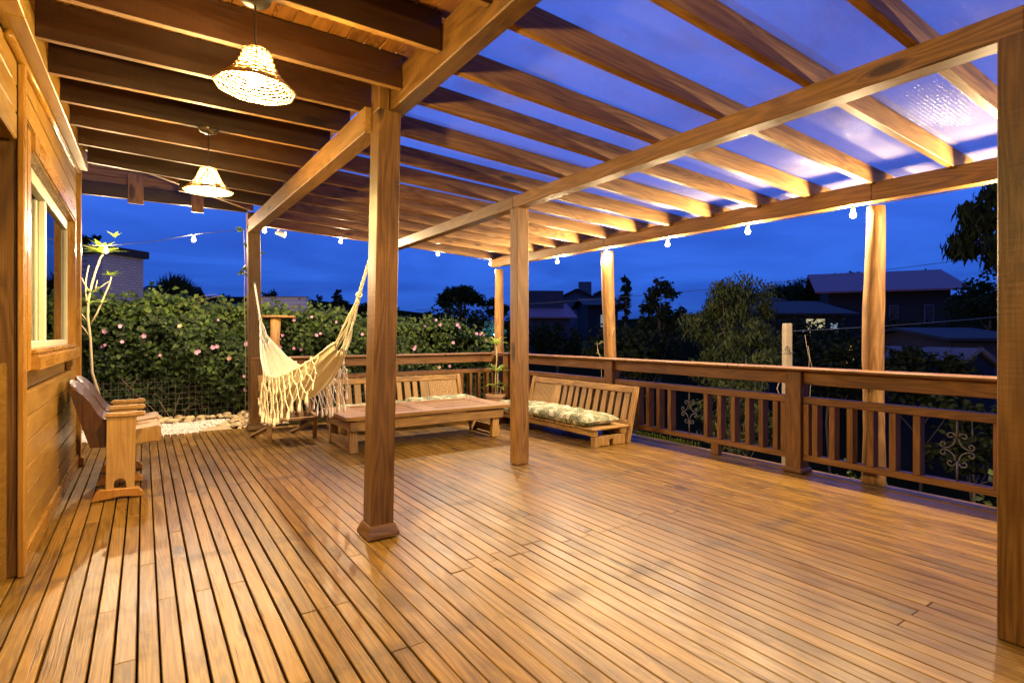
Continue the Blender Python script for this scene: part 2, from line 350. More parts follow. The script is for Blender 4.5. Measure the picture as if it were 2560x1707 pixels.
def cushionmat():
    m, nt = newmat('palm_leaf_print'); N = NT(nt)
    gv = N.attr('gc'); g = N.sep(gv)
    col = (.52, .48, .35); green = (.035, .055, .025)
    for sc, off, r in ((7.0, 0.0, .10), (7.5, 4.37, .085)):
        v = N.vec(N.m('ADD', g[0], off), N.m('ADD', g[1], off * .7), 0.0)
        vo = N.n('ShaderNodeTexVoronoi', voronoi_dimensions='2D', feature='F1'); N.set(vo.inputs['Vector'], v); vo.inputs['Scale'].default_value = sc
        d = N.n('ShaderNodeVectorMath', operation='SUBTRACT'); N.set(d.inputs[0], v); N.set(d.inputs[1], vo.outputs['Position'])
        ro = N.n('ShaderNodeVectorRotate', rotation_type='Z_AXIS'); N.set(ro.inputs['Vector'], d.outputs[0]); N.set(ro.inputs['Angle'], N.m('MULTIPLY', N.sep(vo.outputs['Color'])[0], 6.28))
        q = N.sep(ro.outputs[0]); ay = N.m('ABSOLUTE', q[1])
        ch = N.m('SINE', N.m('MULTIPLY', N.m('ADD', N.m('MULTIPLY', ay, 1.0), N.m('MULTIPLY', q[0], 1.3)), 300.0))
        wd = N.m('SUBTRACT', r * .8, N.m('MULTIPLY', N.m('ABSOLUTE', q[0]), .75))
        mk = N.m('MULTIPLY', N.m('GREATER_THAN', ch, -.25), N.m('LESS_THAN', ay, wd))
        mk = N.m('MULTIPLY', mk, N.m('GREATER_THAN', ay, .0035))
        shade = N.mix(N.sep(vo.outputs['Color'])[1], green, (.09, .12, .055))
        col = N.mix(mk, col, shade)
    nz = N.noise(gv, 260.0, 2.0, .6)
    b = N.n('ShaderNodeBsdfPrincipled'); N.set(b.inputs['Base Color'], col); b.inputs['Roughness'].default_value = .85; b.inputs['Specular IOR Level'].default_value = .15
    bp = N.n('ShaderNodeBump'); bp.inputs['Strength'].default_value = .2; bp.inputs['Distance'].default_value = .002; N.set(bp.inputs['Height'], nz); N.set(b.inputs['Normal'], bp.outputs[0])
    N.out(b.outputs[0]); return m
def wovenmat():
    m, nt = newmat('woven_straw'); N = NT(nt); g = N.sep(N.attr('gc'))
    a = N.m('SINE', N.m('MULTIPLY', g[0], 2 * PI / .03)); b_ = N.m('SINE', N.m('MULTIPLY', g[1], 2 * PI / .02))
    w = N.m('MULTIPLY', a, b_); nz = N.noise(N.attr('gc'), 60.0, 3.0, .6)
    col = N.ramp(N.m('ADD', N.m('MULTIPLY', w, .35), nz), (.25, (.16, .085, .025)), (.8, (.47, .30, .11)))
    b = N.n('ShaderNodeBsdfPrincipled'); N.set(b.inputs['Base Color'], col); b.inputs['Roughness'].default_value = .6
    bp = N.n('ShaderNodeBump'); bp.inputs['Strength'].default_value = .6; bp.inputs['Distance'].default_value = .006; N.set(bp.inputs['Height'], w); N.set(b.inputs['Normal'], bp.outputs[0])
    N.out(b.outputs[0]); return m
M['sheet'] = sheetmat(); M['glass'] = glassmat(); M['print'] = cushionmat(); M['woven'] = wovenmat()
EAVE_I, PEND_I = 15.0, 24.0            # radiant intensity of one garland bulb and one pendant bulb
M['bulb'] = emit('garland_bulb_glow', (1.0, .80, .50), 40.0)
M['pbulb'] = emit('pendant_bulb_glow', (1.0, .74, .32), 60.0)
for k in ('bulb', 'pbulb'): M[k].cycles.emission_sampling = 'NONE'
def lamp(parent, p, col, inten, rad):              # the lamp's own light, as big as its bulb
    li = bpy.data.lights.new('bulb_light', 'POINT'); li.color = col; li.energy = inten * 4 * PI; li.shadow_soft_size = rad; li.use_soft_falloff = False
    o = bpy.data.objects.new('bulb_light', li); C.objects.link(o); o.parent = parent; o.location = Vector(p) - parent.location
# ------------------------------------------------------------------ deck
def deck():
    scr = []; mb = MB(); P = .0785; i = 0; x = -1.75
    while x < 5.16:
        y = -2.4 + R.uniform(-.5, .2); y1 = (8.44 + R.uniform(-.012, .012)) if x < 1.28 else 8.33
        gap = (.0085 if x < .9 else .0048) + R.uniform(-.0018, .0018)
        t0 = R.uniform(.86, 1.12); hue = R.random()
        while y < y1 - .05:
            e = round((y + R.uniform(1.7, 3.6)) / .53) * .53 + .02 + R.uniform(-.004, .004)
            if x > 1.45:
                e = next((q for q in (.55, 2.68, 5.30, 20) if q > y + .8), 20) + R.choice((0, 0, .055, .10, .53)) + R.uniform(-.006, .006)
            if e > y1 - .6: e = y1
            t = (t0 * R.uniform(.88, 1.12), hue * .75 + R.random() * .25, R.random())
            z = R.uniform(-.0018, .0012)
            mb.box(x + gap / 2, x + P - gap / 2, y, e - .003, -.03 + z, z, t)
            yj = math.ceil(y / .53) * .53 + .02
            while yj < e:
                for q in (.2, .8):
                    if R.random() < .85:
                        sx, sy = x + P * q + R.uniform(-.004, .004), yj + R.uniform(-.02, .02); r = .0034; scr.append((sx, sy, z + .0006, r))
                yj += .53
            y = e
        x += P; i += 1
    mb.box(5.165, 5.32, -2.4, 8.33, -.10, .008, .95)
    dk = tag(mb.build('deck', M['deck'], bevel=.003), kind='structure')
    sb = MB()
    for sx, sy, sz, r in scr: sb.add([(sx + r * math.cos(a), sy + r * math.sin(a), sz) for a in (0, 1.05, 2.09, 3.14, 4.19, 5.24)], [(0, 1, 2, 3, 4, 5)], tone=1.0)
    tag(sb.build('screw', M['iron'], dk), kind='stuff')
deck()
# ------------------------------------------------------------------ pergola
perg = thing('pergola', (3.1, 4.5, 0), 'tall timber pergola over the deck with clear roof sheets on long rafters', 'pergola')
def skirt(p, cx, cy, w, d, parent):
    m = MB(); o = .030
    def ring(g, z): return [(cx - w / 2 - g, cy - d / 2 - g, z), (cx + w / 2 + g, cy - d / 2 - g, z), (cx + w / 2 + g, cy + d / 2 + g, z), (cx - w / 2 - g, cy + d / 2 + g, z)]
    rs = [ring(o, .012), ring(o, .032), ring(.006, .088), ring(.0015, .09)]
    vs = [v for r in rs for v in r]; fs = []
    for k in range(3):
        for j in range(4):
            q = (j + 1) % 4; fs.append((k * 4 + j, k * 4 + q, k * 4 + 4 + q, k * 4 + 4 + j))
    m.add(vs, fs, [(v[0] * .9 + v[1], v[2], 3.0) for v in vs]); return m.build('post_base', M['post'], parent, bevel=.002)
# front post, leaning slightly, notched for the near beam
m = MB(); m.beam((1.265, 3.445, .004), (1.318, 3.445, 2.745), .15, .15, up=(0, 1, 0))
m.beam((1.279, 3.445, 2.745), (1.282, 3.445, 2.955), .07, .15, up=(0, 1, 0))
m.box(1.315, 1.385, 3.50, 3.52, 2.745, 2.95)
pA = m.build('post', M['post'], perg, bevel=.004); pA['label'] = 'square post with a bevelled skirting, notched at its head'
skirt(pA, 1.266, 3.445, .152, .152, pA)
m = MB(); m.beam((1.265, 8.155, .004), (1.235, 8.155, 2.95), .155, .15, up=(0, 1, 0))
pC = m.build('post', M['post'], perg, bevel=.004); skirt(pC, 1.265, 8.155, .157, .152, pC)
m = MB(); m.box(1.187, 1.343, 8.062, 8.079, .09, 1.0); m.build('post_casing', M['post'], pC, bevel=.003)
m = MB(); m.beam((3.158, 4.565, .003), (3.158, 4.565, 2.575), .145, .13, up=(0, 1, 0))
m.build('post', M['beam'], perg, bevel=.006)
m = MB(); m.beam((3.103, .715, .003), (3.110, .715, 2.565), .15, .15, up=(0, 1, 0))
m.build('post', M['post'], perg, bevel=.005)
def log(x, y, z0, z1, r, lean=(0, 0)):
    m = MB(); n = 24; pts = []; rad = []
    for i in range(n + 1):
        t = i / n; pts.append((x + lean[0] * t + .008 * math.sin(5 * t + x * 7), y + lean[1] * t + .010 * math.sin(7 * t + 2 + y), z0 + (z1 - z0) * t)); rad.append(r * (1.08 - .18 * t + .05 * math.sin(9 * t + y) + R.uniform(-.02, .02)))
    m.tube(pts, rad, 18); o = m.build('log_post', M['log'], perg, smooth=True); return o
log(5.30, 8.30, -.9, 2.47, .085); log(5.38, 5.53, -.9, 2.455, .092, (-.03, .04)); log(5.335, 2.24, -.05, 2.425, .083, (.01, -.02)); log(5.33, -1.0, -.4, 2.39, .08)
# beams
m = MB(); m.beam((1.38, 3.52, 2.862), (1.38, -2.4, 2.845), .11, .225); m.build('beam', M['post'], perg, bevel=.006)
m = MB(); m.beam((1.265, 3.525, 2.715), (1.225, 8.1, 2.765), .125, .172); m.build('beam', M['beam'], perg, bevel=.006)
m = MB()
for y0, y1 in ((-1.6, .71), (.712, 4.56), (4.562, 8.32)): m.beam((3.135, y0, 2.63), (3.135, y1, 2.63), .12, .122)
m.build('beam', M['beam'], perg, bevel=.004)
ez = lambda y: 2.475 + (y - 4.5) * .011            # underside of the eave beam
m = MB()
for y0, y1 in ((-1.6, 2.19), (2.192, 5.5), (5.502, 8.42)):
    m.beam((5.25, y0, ez(y0) + .08), (5.25, y1, ez(y1) + .08), .10, .165)
m.build('beam', M['beam'], perg, bevel=.004)
RY = [-.95, -.42, .10, .60, 1.117, 1.62, 2.184, 2.719, 3.234, 3.793, 4.353, 4.886, 5.43, 5.98, 6.52, 7.08, 7.65, 8.33]
def rz_(x, y): return 2.69 - .047 * (x - 3.07) + max(0, y - 4.2) * .0135
for y in RY:
    m = MB(); j = R.uniform(-.008, .008); yy = y + R.uniform(-.01, .01)
    xs = 1.345 if y < 3.5 else 1.30; m.beam((xs, yy, rz_(xs, y) + .07 + j), (5.55, y, rz_(5.55, y) + .07 + j * .3), .05, .14); m.build('rafter', M['pine'], perg, bevel=.003)
# corrugated clear sheets
def sheet(y0, y1, dz):
    m = MB(); n = int((y1 - y0) / .25) + 1; nx = 12; vs = []
    for i in range(n + 1):
        y = y0 + (y1 - y0) * i / n
        for k in range(nx + 1):
            x = 1.33 + (5.78 - 1.33) * k / nx; vs.append((x, y, rz_(x, y) + .15 + dz))
    fs = [(i * (nx + 1) + k, i * (nx + 1) + k + 1, (i + 1) * (nx + 1) + k + 1, (i + 1) * (nx + 1) + k) for i in range(n) for k in range(nx)]
    m.add(vs, fs, tone=1.0); return m.build('roof_sheet', M['sheet'], perg, smooth=True)
ys = [-2.4, -.42, 1.62, 3.79, 5.98, 8.62]
for k in range(5): sheet(ys[k] - .06, ys[k + 1] + .06, .004 * (k % 2))
# ------------------------------------------------------------------ timber house with the covered veranda
hs = thing('wooden_house', (-.6, 5.4, 0), 'varnished timber house wall with a sliding window and a wooden veranda ceiling', 'house')
m = MB(); z = .125
while z < 3.3:                                      # plank wall, split round the window
    a, b = z + .001, z + .140
    segs = [(3.95, 6.87)] if (b < 1.10 or a > 2.44) else [(6.50, 6.87), (3.95, 4.02)]
    for y0, y1 in segs: m.box(-.60, -.55 + R.uniform(-.001, .001), y0, y1, a, b)
    z += .141
m.build('wall', M['wall'], hs, bevel=.007, seg=2)
m = MB(); m.box(-.60, -.535, 3.95, 6.87, .005, .12); m.build('skirting_board', M['trim'], hs, bevel=.006)
m = MB(); m.box(-3.2, -.605, 6.80, 6.86, -.3, 3.4); m.box(-.72, -.605, 3.9, 6.8, -.3, 1.15, ); m.box(-.72, -.605, 3.9, 6.8, 2.42, 3.4); m.build('wall', M['wall'], hs)
m = MB(); m.box(-.57, -.515, 6.872, 6.965, .02, 3.05); m.box(-.66, -.572, 6.872, 6.955, .02, 3.05); m.box(-.585, -.49, 6.86, 6.98, .0, .09); m.build('corner_board', M['trim'], hs, bevel=.006)
m = MB(); m.tube([(-.545, 3.55, 2.752), (-.545, 6.87, 2.90)], .024, 10); m.build('moulding', M['trim'], hs, smooth=True)
m = MB(); m.beam((-.515, 3.4, 2.845), (-.515, 6.87, 2.99), .11, .13); m.beam((-.515, -2.4, 2.84), (-.515, 3.395, 2.845), .11, .13); m.build('wall_plate', M['wall'], hs, bevel=.004)
# window
wy0, wy1, wz0, wz1 = 4.10, 6.40, 1.215, 2.335
wf = MB(); wf.box(-.60, -.528, 3.975, wy0, 1.09, 2.45); wf.box(-.60, -.52, wy1, 6.50, 1.19, 2.45); wf.box(-.60, -.512, wy0, wy1, wz1, 2.46); wf.box(-.61, -.49, wy0, 6.53, 1.09, wz0 - .03); wf.box(-.70, -.50, wy0, 6.43, wz0 - .03, wz0)
win = wf.build('window', M['trim'], hs, bevel=.010, seg=2)
m = MB()
for a, b, c, d in ((wy0, wy1, wz0, wz0 + .045), (wy0, wy1, wz1 - .09, wz1), (wy0, wy0 + .04, wz0 + .045, wz1 - .09), (wy1 - .04, wy1, wz0 + .045, wz1 - .09)): m.box(-.625, -.575, a, b, c, d)
m.box(-.617, -.58, 5.06, 5.13, wz0 + .045, wz1 - .09); m.box(-.648, -.619, 5.00, 5.06, wz0 + .045, wz1 - .09)
m.build('sash_frame', M['frame'], win, bevel=.003)
m = MB(); m.box(-.600, -.596, 5.13, wy1 - .04, wz0 + .045, wz1 - .09, 1.0); m.build('pane', M['glass'], win)
m = MB(); m.box(-.634, -.630, wy0 + .04, 5.0, wz0 + .045, wz1 - .09, 1.0); m.build('pane', M['glass'], win)
def curtain(y0, y1, name):
    m = MB(); n = 60; vs = []
    for i in range(n + 1):
        y = y0 + (y1 - y0) * i / n
        for k in range(9):
            zz = 1.1 + 1.35 * k / 8; fl = .02 + .02 * (1 - k / 8)
            vs.append((-.80 + fl * math.sin(i * .9) + .006 * math.sin(i * 2.3 + k), y + (.12 * (1 - k / 8) ** 2 if y > 5.3 else 0) * (1 - (y - y0) / (y1 - y0)), zz))
    m.add(vs, [(i * 9 + k, i * 9 + k + 1, (i + 1) * 9 + k + 1, (i + 1) * 9 + k) for i in range(n) for k in range(8)], tone=1.0)
    m.build(name, M['curtain'], win, smooth=True)
M['curtain'] = plain('pale_curtain', (.36, .36, .30), .9, var=.1)
curtain(3.9, 5.05, 'curtain'); curtain(5.95, 6.6, 'curtain')
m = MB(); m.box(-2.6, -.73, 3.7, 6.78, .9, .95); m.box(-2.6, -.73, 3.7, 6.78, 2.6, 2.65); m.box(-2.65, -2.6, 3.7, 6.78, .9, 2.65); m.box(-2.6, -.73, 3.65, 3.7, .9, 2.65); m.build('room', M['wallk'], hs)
# door post, header over the doorway nearer the camera
m = MB(); m.box(-1.2, -.562, 3.925, 3.985, .0, 2.95); m.build('door_post', M['post'], hs, bevel=.006)
m = MB(); m.box(-.562, -.530, 3.90, 3.975, .0, 2.78); m.build('door_casing', M['trim'], hs, bevel=.006)
m = MB(); m.box(-1.3, -1.2, -2.4, 3.9, 0, 2.3); m.build('door_jamb', M['post'], hs, bevel=.006)
m = MB()
for k in range(3): m.box(-1.1, -.56, -2.4, 3.89, 2.335 + k * .141, 2.474 + k * .141)
m.build('door_header', M['wall'], hs, bevel=.007)
# veranda rafters, ceiling boards, hip and gable
LY = [-1.5, -.95, -.40, .15, .68, 1.2, 1.68, 2.16, 2.66, 3.20, 3.69, 4.156, 4.69, 5.263, 5.877, 6.60, 7.25]
def lz(x, y):                                       # underside of a veranda rafter
    e = 2.82 + max(0, y - 4.1) * .050; w = 2.815 + max(0, y - 3.2) * .013; t = (x + .46) / 1.66
    return e + (w - e) * t
HA, HB = Vector((-.50, 6.57, 3.06)), Vector((1.2, 7.99, 2.945))
def hip_x(y): return -.5 + (y - 6.57) / (HB.y - HA.y) * 1.7
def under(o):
    o.data.materials.append(M['beam'])             # lower edge in paler wood than the sides: bulb light painted in
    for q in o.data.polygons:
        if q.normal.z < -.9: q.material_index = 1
for y in LY:
    x0 = -.46 if y < 6.5 else hip_x(y) + .02; x1 = 1.322 if y < 3.5 else 1.30
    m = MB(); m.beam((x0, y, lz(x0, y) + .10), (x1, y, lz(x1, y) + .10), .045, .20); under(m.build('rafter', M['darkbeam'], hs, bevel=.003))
m = MB(); x = -.62
while x < 1.30:
    ye = 6.62 + (x + .5) * .835
    pts = [-2.4, 4.1, ye]
    for a, b in zip(pts, pts[1:]):
        xm = x + .05; m.beam((xm, a, lz(xm, a) + .211), (xm, b, lz(xm, b) + .211), .097, .018)
    x += .10
m.build('ceiling', M['ceil'], hs, bevel=.005)
m = MB(); m.box(-3.2, 1.32, -2.4, 6.5, 3.3, 3.34); m.build('roof', M['roofd'], hs)
m = MB(); m.beam(HA + Vector((0, 0, .10)), HB + Vector((0, 0, .10)), .05, .20); m.build('hip_rafter', M['beam'], hs, bevel=.004)
m = MB(); m.beam((-.95, 8.10, 3.025), (1.155, 8.10, 3.025), .06, .165); m.build('gable_beam', M['darkbeam'], hs, bevel=.004)
m = MB()
for k in range(6):
    z0 = 3.112 + k * .085; x1 = 1.14 - max(0, (z0 - 2.97) / .30)
    m.box(-.95, max(-.5, x1), 8.14, 8.165, z0, z0 + .083)
m.build('gable_wall', M['pine'], hs, bevel=.005)
m = MB(); m.box(-.16, 0.0, 8.035, 8.065, 2.885, 3.24); m.build('gable_strut', M['pine'], hs, bevel=.004)
m = MB(); m.box(.50, .64, 8.035, 8.065, 2.86, 3.12); m.build('gable_strut', M['pine'], hs, bevel=.004)
# ------------------------------------------------------------------ railings
BY = [.34, 2.82, 5.30, 7.78]
def scroll(m, c, u, v, r=.0055):
    # four C-scrolls round a lozenge, in the plane u (along) v (up)
    def P(a, b): return c + u * a + v * b
    def spiral(cx, cy, r0, a0, turns, sgn):
        return [P(cx + r0 * (1 - .75 * t) * math.cos(a0 + sgn * t * turns * 2 * PI), cy + r0 * (1 - .75 * t) * math.sin(a0 + sgn * t * turns * 2 * PI)) for t in [i / 14 for i in range(15)]]
    for sx in (-1, 1):
        for sy in (-1, 1):
            arc = []
            for i in range(13):
                t = i / 12; arc.append(P(sx * (.012 + .070 * (1 - math.cos(t * PI / 2))), sy * (.085 - .077 * math.sin(t * PI / 2))))
            m.tube(arc, r, 6)
            s1 = spiral(sx * .042, sy * .103, .030, PI if sx > 0 else 0, .95, -sx * sy); m.tube(s1, r, 6)
            s2 = spiral(sx * .085, sy * .033, .026, -sy * PI / 2, .95, sx * sy); m.tube(s2, r, 6)
def railing(name, label, org, ux, uy, bays, newels, zs, newel_first=None):
    # org + s*ux runs along the rail; uy points outwards
    org = Vector(org); ux = Vector(ux); uy = Vector(uy); Zv = Vector((0, 0, 1))
    t = thing(name, org, label, 'railing')
    def bx(m, s0, s1, o0, o1, z0, z1):
        c = org + ux * ((s0 + s1) / 2) + uy * ((o0 + o1) / 2) + Zv * ((z0 + z1) / 2)
        m.frame(c, [ux, uy, Zv], ((s1 - s0) / 2, (o1 - o0) / 2, (z1 - z0) / 2))
    for s in newels:
        m = MB(); bx(m, s - .075, s + .075, 0, .15, .005, .955); nw = m.build('newel_post', M['rail'], t, bevel=.006)
        m = MB(); bx(m, s - .1, s + .1, -.025, .175, .0, .05); m.build('newel_base', M['rail'], nw, bevel=.015)
    s0, s1 = zs
    m = MB(); k = s0
    while k < s1:
        e = min(k + 2.9, s1); bx(m, k, e - .002, -.03, .17, .962, .994); k = e
    m.build('handrail', M['rail'], t, bevel=.009)
    for a, b in bays:
        m = MB(); bx(m, a, b, .05, .10, .835, .960); m.build('top_rail', M['rail'], t, bevel=.004)
        m = MB(); bx(m, a + .005, b - .005, .035, .115, .655, .722); m.build('panel_rail', M['rail'], t, bevel=.004)
        m = MB(); bx(m, a + .005, b - .005, .035, .115, .125, .182); m.build('panel_rail', M['rail'], t, bevel=.004)
        mid = (a + b) / 2; off = [.25, .42, .585, .75, .90, 1.05, 1.13]
        for q in [x for d in off for x in (-d, d)]:
            if abs(q) > (b - a) / 2 - .03: continue
            m = MB(); bx(m, mid + q - .025, mid + q + .025, .028, .122, .183, .654); m.build('baluster', M['rail'], t, bevel=.003)
        m = MB(); bx(m, mid - .40, mid - .31, .04, .11, .004, .124); m.build('foot_block', M['rail'], t, bevel=.004)
        m = MB(); c = org + ux * mid + uy * .075 + Zv * .42
        m.tube([c + Zv * .235, c + Zv * .085], .008, 6); m.tube([c - Zv * .237, c - Zv * .085], .008, 6); scroll(m, c, ux, Zv)
        m.build('scroll_ornament', M['iron'], t, smooth=True)
    return t
railing('deck_railing', 'long brown timber railing with iron scrolls along the open right side of the deck', (5.09, 0, 0), (0, 1, 0), (1, 0, 0),
        [(-2.06, .265), (.415, 2.745), (2.895, 5.225), (5.375, 7.705)], BY + [-2.14], (-2.3, 8.02))
railing('deck_railing', 'shorter timber railing across the far end of the deck behind the hammock', (0, 8.08, 0), (1, 0, 0), (0, 1, 0),
        [(1.345, 3.14), (3.29, 5.09)], [3.215, 5.17], (1.19, 5.05))
# ------------------------------------------------------------------ furniture on the deck
# --- pallet-like coffee table
tb = thing('coffee_table', (2.85, 6.36, 0), 'long low rustic wooden table with an old slatted door for a top', 'table')
m = MB(); x0, x1, y0, y1, zt = 1.80, 3.93, 5.87, 6.84, .41
m.box(x0, x0 + .30, y0, y1, zt - .042, zt); m.box(x1 - .22, x1, y0, y1, zt - .042, zt); m.box(2.74, 2.96, y0 + .10, y1 - .10, zt - .042, zt - .001)
m.box(x0 + .30, x1 - .22, y0, y0 + .10, zt - .042, zt); m.box(x0 + .30, x1 - .22, y1 - .10, y1, zt - .042, zt)
for a, b in ((x0 + .30, 2.74), (2.96, x1 - .22)):
    for k in range(4):
        yy = y0 + .135 + k * .183; m.box(a, b, yy, yy + .135, zt - .036, zt - .006)
m.box(x0 + .25, x1 - .15, y0 + .06, y1 - .06, zt - .058, zt - .045)
m.build('tabletop', M['table'], tb, bevel=.004)
m = MB(); m.box(1.855, 3.83, 5.895, 5.935, .245, .345); m.box(1.855, 3.83, 6.76, 6.80, .245, .345)
m.box(1.86, 1.90, 5.937, 6.758, .245, .345); m.box(3.78, 3.82, 5.937, 6.758, .245, .345)
m.build('apron', M['old'], tb, bevel=.004)
for a, b in (((1.905, 5.99, .343), (1.905, 5.965, 0)), ((1.91, 6.70, .343), (1.90, 6.70, 0)), ((3.75, 5.975, .343), (3.71, 5.93, 0)), ((3.75, 6.62, .343), (3.77, 6.56, 0))):
    m = MB(); m.beam(b, a, .095, .07, up=(0, 1, 0)); m.build('leg', M['old'], tb, bevel=.006)
m = MB(); m.box(1.862, 1.90, 6.005, 6.66, .02, .125); m.build('stretcher', M['old'], tb, bevel=.004)
m = MB(); m.box(3.80, 3.83, 5.98, 6.55, .02, .12); m.build('stretcher', M['old'], tb, bevel=.004)
# --- pallet sofas; local frame: length along x, front towards -y, back at y = .73
def sofa(loc, rz, label, mirror):
    t = thing('slatted_sofa', loc, label, 'sofa', 'low wooden sofas round the table', rz)
    s = -1 if mirror else 1; Ln = 2.16; Bm = {}
    rot = Matrix.Rotation(rz, 4, 'Z'); L = Vector(loc)
    def fin(m, name, mat, parent, **k):
        # the shapes below are drawn round the origin, unrotated: link them with the raw local coordinates
        off = Vector((0, 0, 0)); p = parent
        while p is not None: off += p.location; p = p.parent
        m.v = [v + off for v in m.v]; return m.build(name, mat, parent, **k)
    X = lambda x: s * x
    def bx(m, a, b, *r, **k): m.box(min(X(a), X(b)), max(X(a), X(b)), *r, **k)
    m = MB(); n = 21
    for i in range(n):
        a = -Ln / 2 + i * Ln / n; bx(m, a + .004, a + Ln / n - .004, -.005 + R.uniform(-.008, .004), .58, .195, .22 + R.uniform(-.003, .002))
    fin(m, 'seat', M['old'], t, bevel=.005)
    m = MB(); bx(m, -Ln / 2 + .02, Ln / 2 - .02, .02, .09, .125, .19); bx(m, -Ln / 2 + .02, Ln / 2 - .02, .45, .55, .125, .19); fin(m, 'seat_frame', M['old'], t, bevel=.006)
    for sx in (-1, 1):
        m = MB(); e = sx * (Ln / 2 - .05)
        bx(m, e - .035, e + .035, .03, .11, 0, .12); fin(m, 'leg', M['old'], t, bevel=.006)
        m = MB(); y = (.112, .26, .26, .33, .33, .53); z = (0, 0, .07, .07, 0, 0)
        m.prism([(.112, .008), (.27, .005), (.27, .075), (.33, .075), (.33, .005), (.53, .0), (.53, .12), (.112, .12)], 0, X(e) - .03, X(e) + .03); fin(m, 'end_board', M['old'], t, bevel=.006)
    b0, b1 = Vector((0, .565, .0)), Vector((0, .735, .665)); d = (b1 - b0).normalized(); nrm = Vector((0, d.z, -d.y))
    def plank(m, xa, xb, h0, h1, th=.028, o=0.0):
        c = b0 + d * ((h0 + h1) / 2) + nrm * (o - .0); c.x = X((xa + xb) / 2)
        m.frame(c, [Vector((1, 0, 0)), nrm, d], (abs(xb - xa) / 2, th / 2, (h1 - h0) / 2))
    H = .686; hb = .20
    for sx in (-1, 1):
        m = MB(); e = sx * (Ln / 2 - .035); plank(m, e - .035, e + .035, 0.0, H, .05); fin(m, 'back_post', M['old'], t, bevel=.005)
    m = MB(); plank(m, -Ln / 2 + .072, Ln / 2 - .072, H - .085, H - .004, .04); fin(m, 'back_rail', M['old'], t, bevel=.005)
    m = MB(); plank(m, -Ln / 2 + .072, Ln / 2 - .072, hb, hb + .07, .03); fin(m, 'back_rail', M['old'], t, bevel=.005)
    m = MB(); a = -Ln / 2 + .078; plank(m, a, a + .46, hb + .072, H - .09, .014, .004); bk = fin(m, 'woven_panel', M['woven'], t)
    m = MB(); plank(m, a + .465, a + .50, hb + .072, H - .088, .034); plank(m, a + .505, a + .64, hb + .072, H - .088, .03)
    x = a + .69; i = 0
    while x < Ln / 2 - .15:
        w = R.uniform(.072, .10); plank(m, x, x + w, hb + .072, H - .088, .022, R.uniform(-.003, .003)); x += w + R.uniform(.035, .06); i += 1
    fin(m, 'slatted_back', M['old2'], t, bevel=.003)
    return t
sofa((3.20, 7.17, 0), 0, 'low slatted wooden sofa behind the table, its back to the far railing', True)
sofa((4.27, 5.76, 0), -PI / 2, 'low slatted wooden sofa at the right of the table, its back to the long railing', False)
def cushion(p0, ux, uy, Ln, W, H, label, lumps):
    # tufted mattress: ux along, uy across
    p0 = Vector(p0); ux = Vector(ux); uy = Vector(uy); t = MB(); nx, ny = 90, 34; vs = []; gc = []; o = R.uniform(0, 9)
    tuft = []
    for i in range(lumps):
        for k in (.27, .73): tuft.append(((i + .5) / lumps + R.uniform(-.01, .01), k))
    wob = [R.uniform(-1, 1) for _ in range(8)]
    def hgt(u, v):
        e = (1 - abs(2 * u - 1) ** 9) * (1 - abs(2 * v - 1) ** 4.5); h = max(0, e) ** .5
        for a, b in tuft:
            q = (((u - a) * Ln) ** 2 + ((v - b) * W) ** 2) / .0075; h *= 1 - .42 * math.exp(-q)
        seam = math.exp(-(((u * lumps) % 1 - 0) * 7) ** 2) + math.exp(-(((u * lumps) % 1 - 1) * 7) ** 2)
        return h * (1 - .28 * seam * (0.05 < u < .95)) * (1 + .10 * math.sin(u * 9 + wob[0] * 3) * math.sin(v * 5 + wob[1] * 3) + .05 * math.sin(u * 31 + wob[2]))
    for sgn in (1, -1):
        for i in range(nx + 1):
            for j in range(ny + 1):
                u, v = i / nx, j / ny; h = hgt(u, v)
                z = H * .42 + (H * .58 * h if sgn > 0 else -H * .42 * min(1, h * 1.5))
                bu = (u - .5) * (1 + .012 * math.sin(v * 8 + wob[3])); bv = (v - .5) * (1 + .05 * math.sin(u * 2 * PI * lumps + PI / 2))
                q = p0 + ux * bu * Ln + uy * bv * W; q.z += z; vs.append(q); gc.append((u * Ln + o, v * W + o * .37 + (sgn < 0) * 1.7, 0))
    K = (nx + 1) * (ny + 1); fs = []
    for s_ in (0, 1):
        for i in range(nx):
            for j in range(ny):
                q = [i * (ny + 1) + j, (i + 1) * (ny + 1) + j, (i + 1) * (ny + 1) + j + 1, i * (ny + 1) + j + 1]
                q = [a + s_ * K for a in q]; fs.append(q if s_ == 0 else q[::-1])
    t.add(vs, fs, gc, 1.0); return tag(t.build('seat_cushion', M['print'], smooth=True), label, 'cushion', 'leaf print cushions')
cushion((4.50, 5.78, .222), (0, -1, 0), (1, 0, 0), 2.0, .52, .15, 'long tufted cream cushion with green leaf print on the right hand sofa', 4)
cushion((3.72, 7.42, .222), (1, 0, 0), (0, 1, 0), 1.04, .50, .17, 'leaf print cushion on the right half of the far sofa', 2)
cushion((2.68, 7.42, .222), (1, 0, 0), (0, 1, 0), 1.02, .50, .13, 'leaf print cushion on the left half of the far sofa, partly behind the hammock', 2)
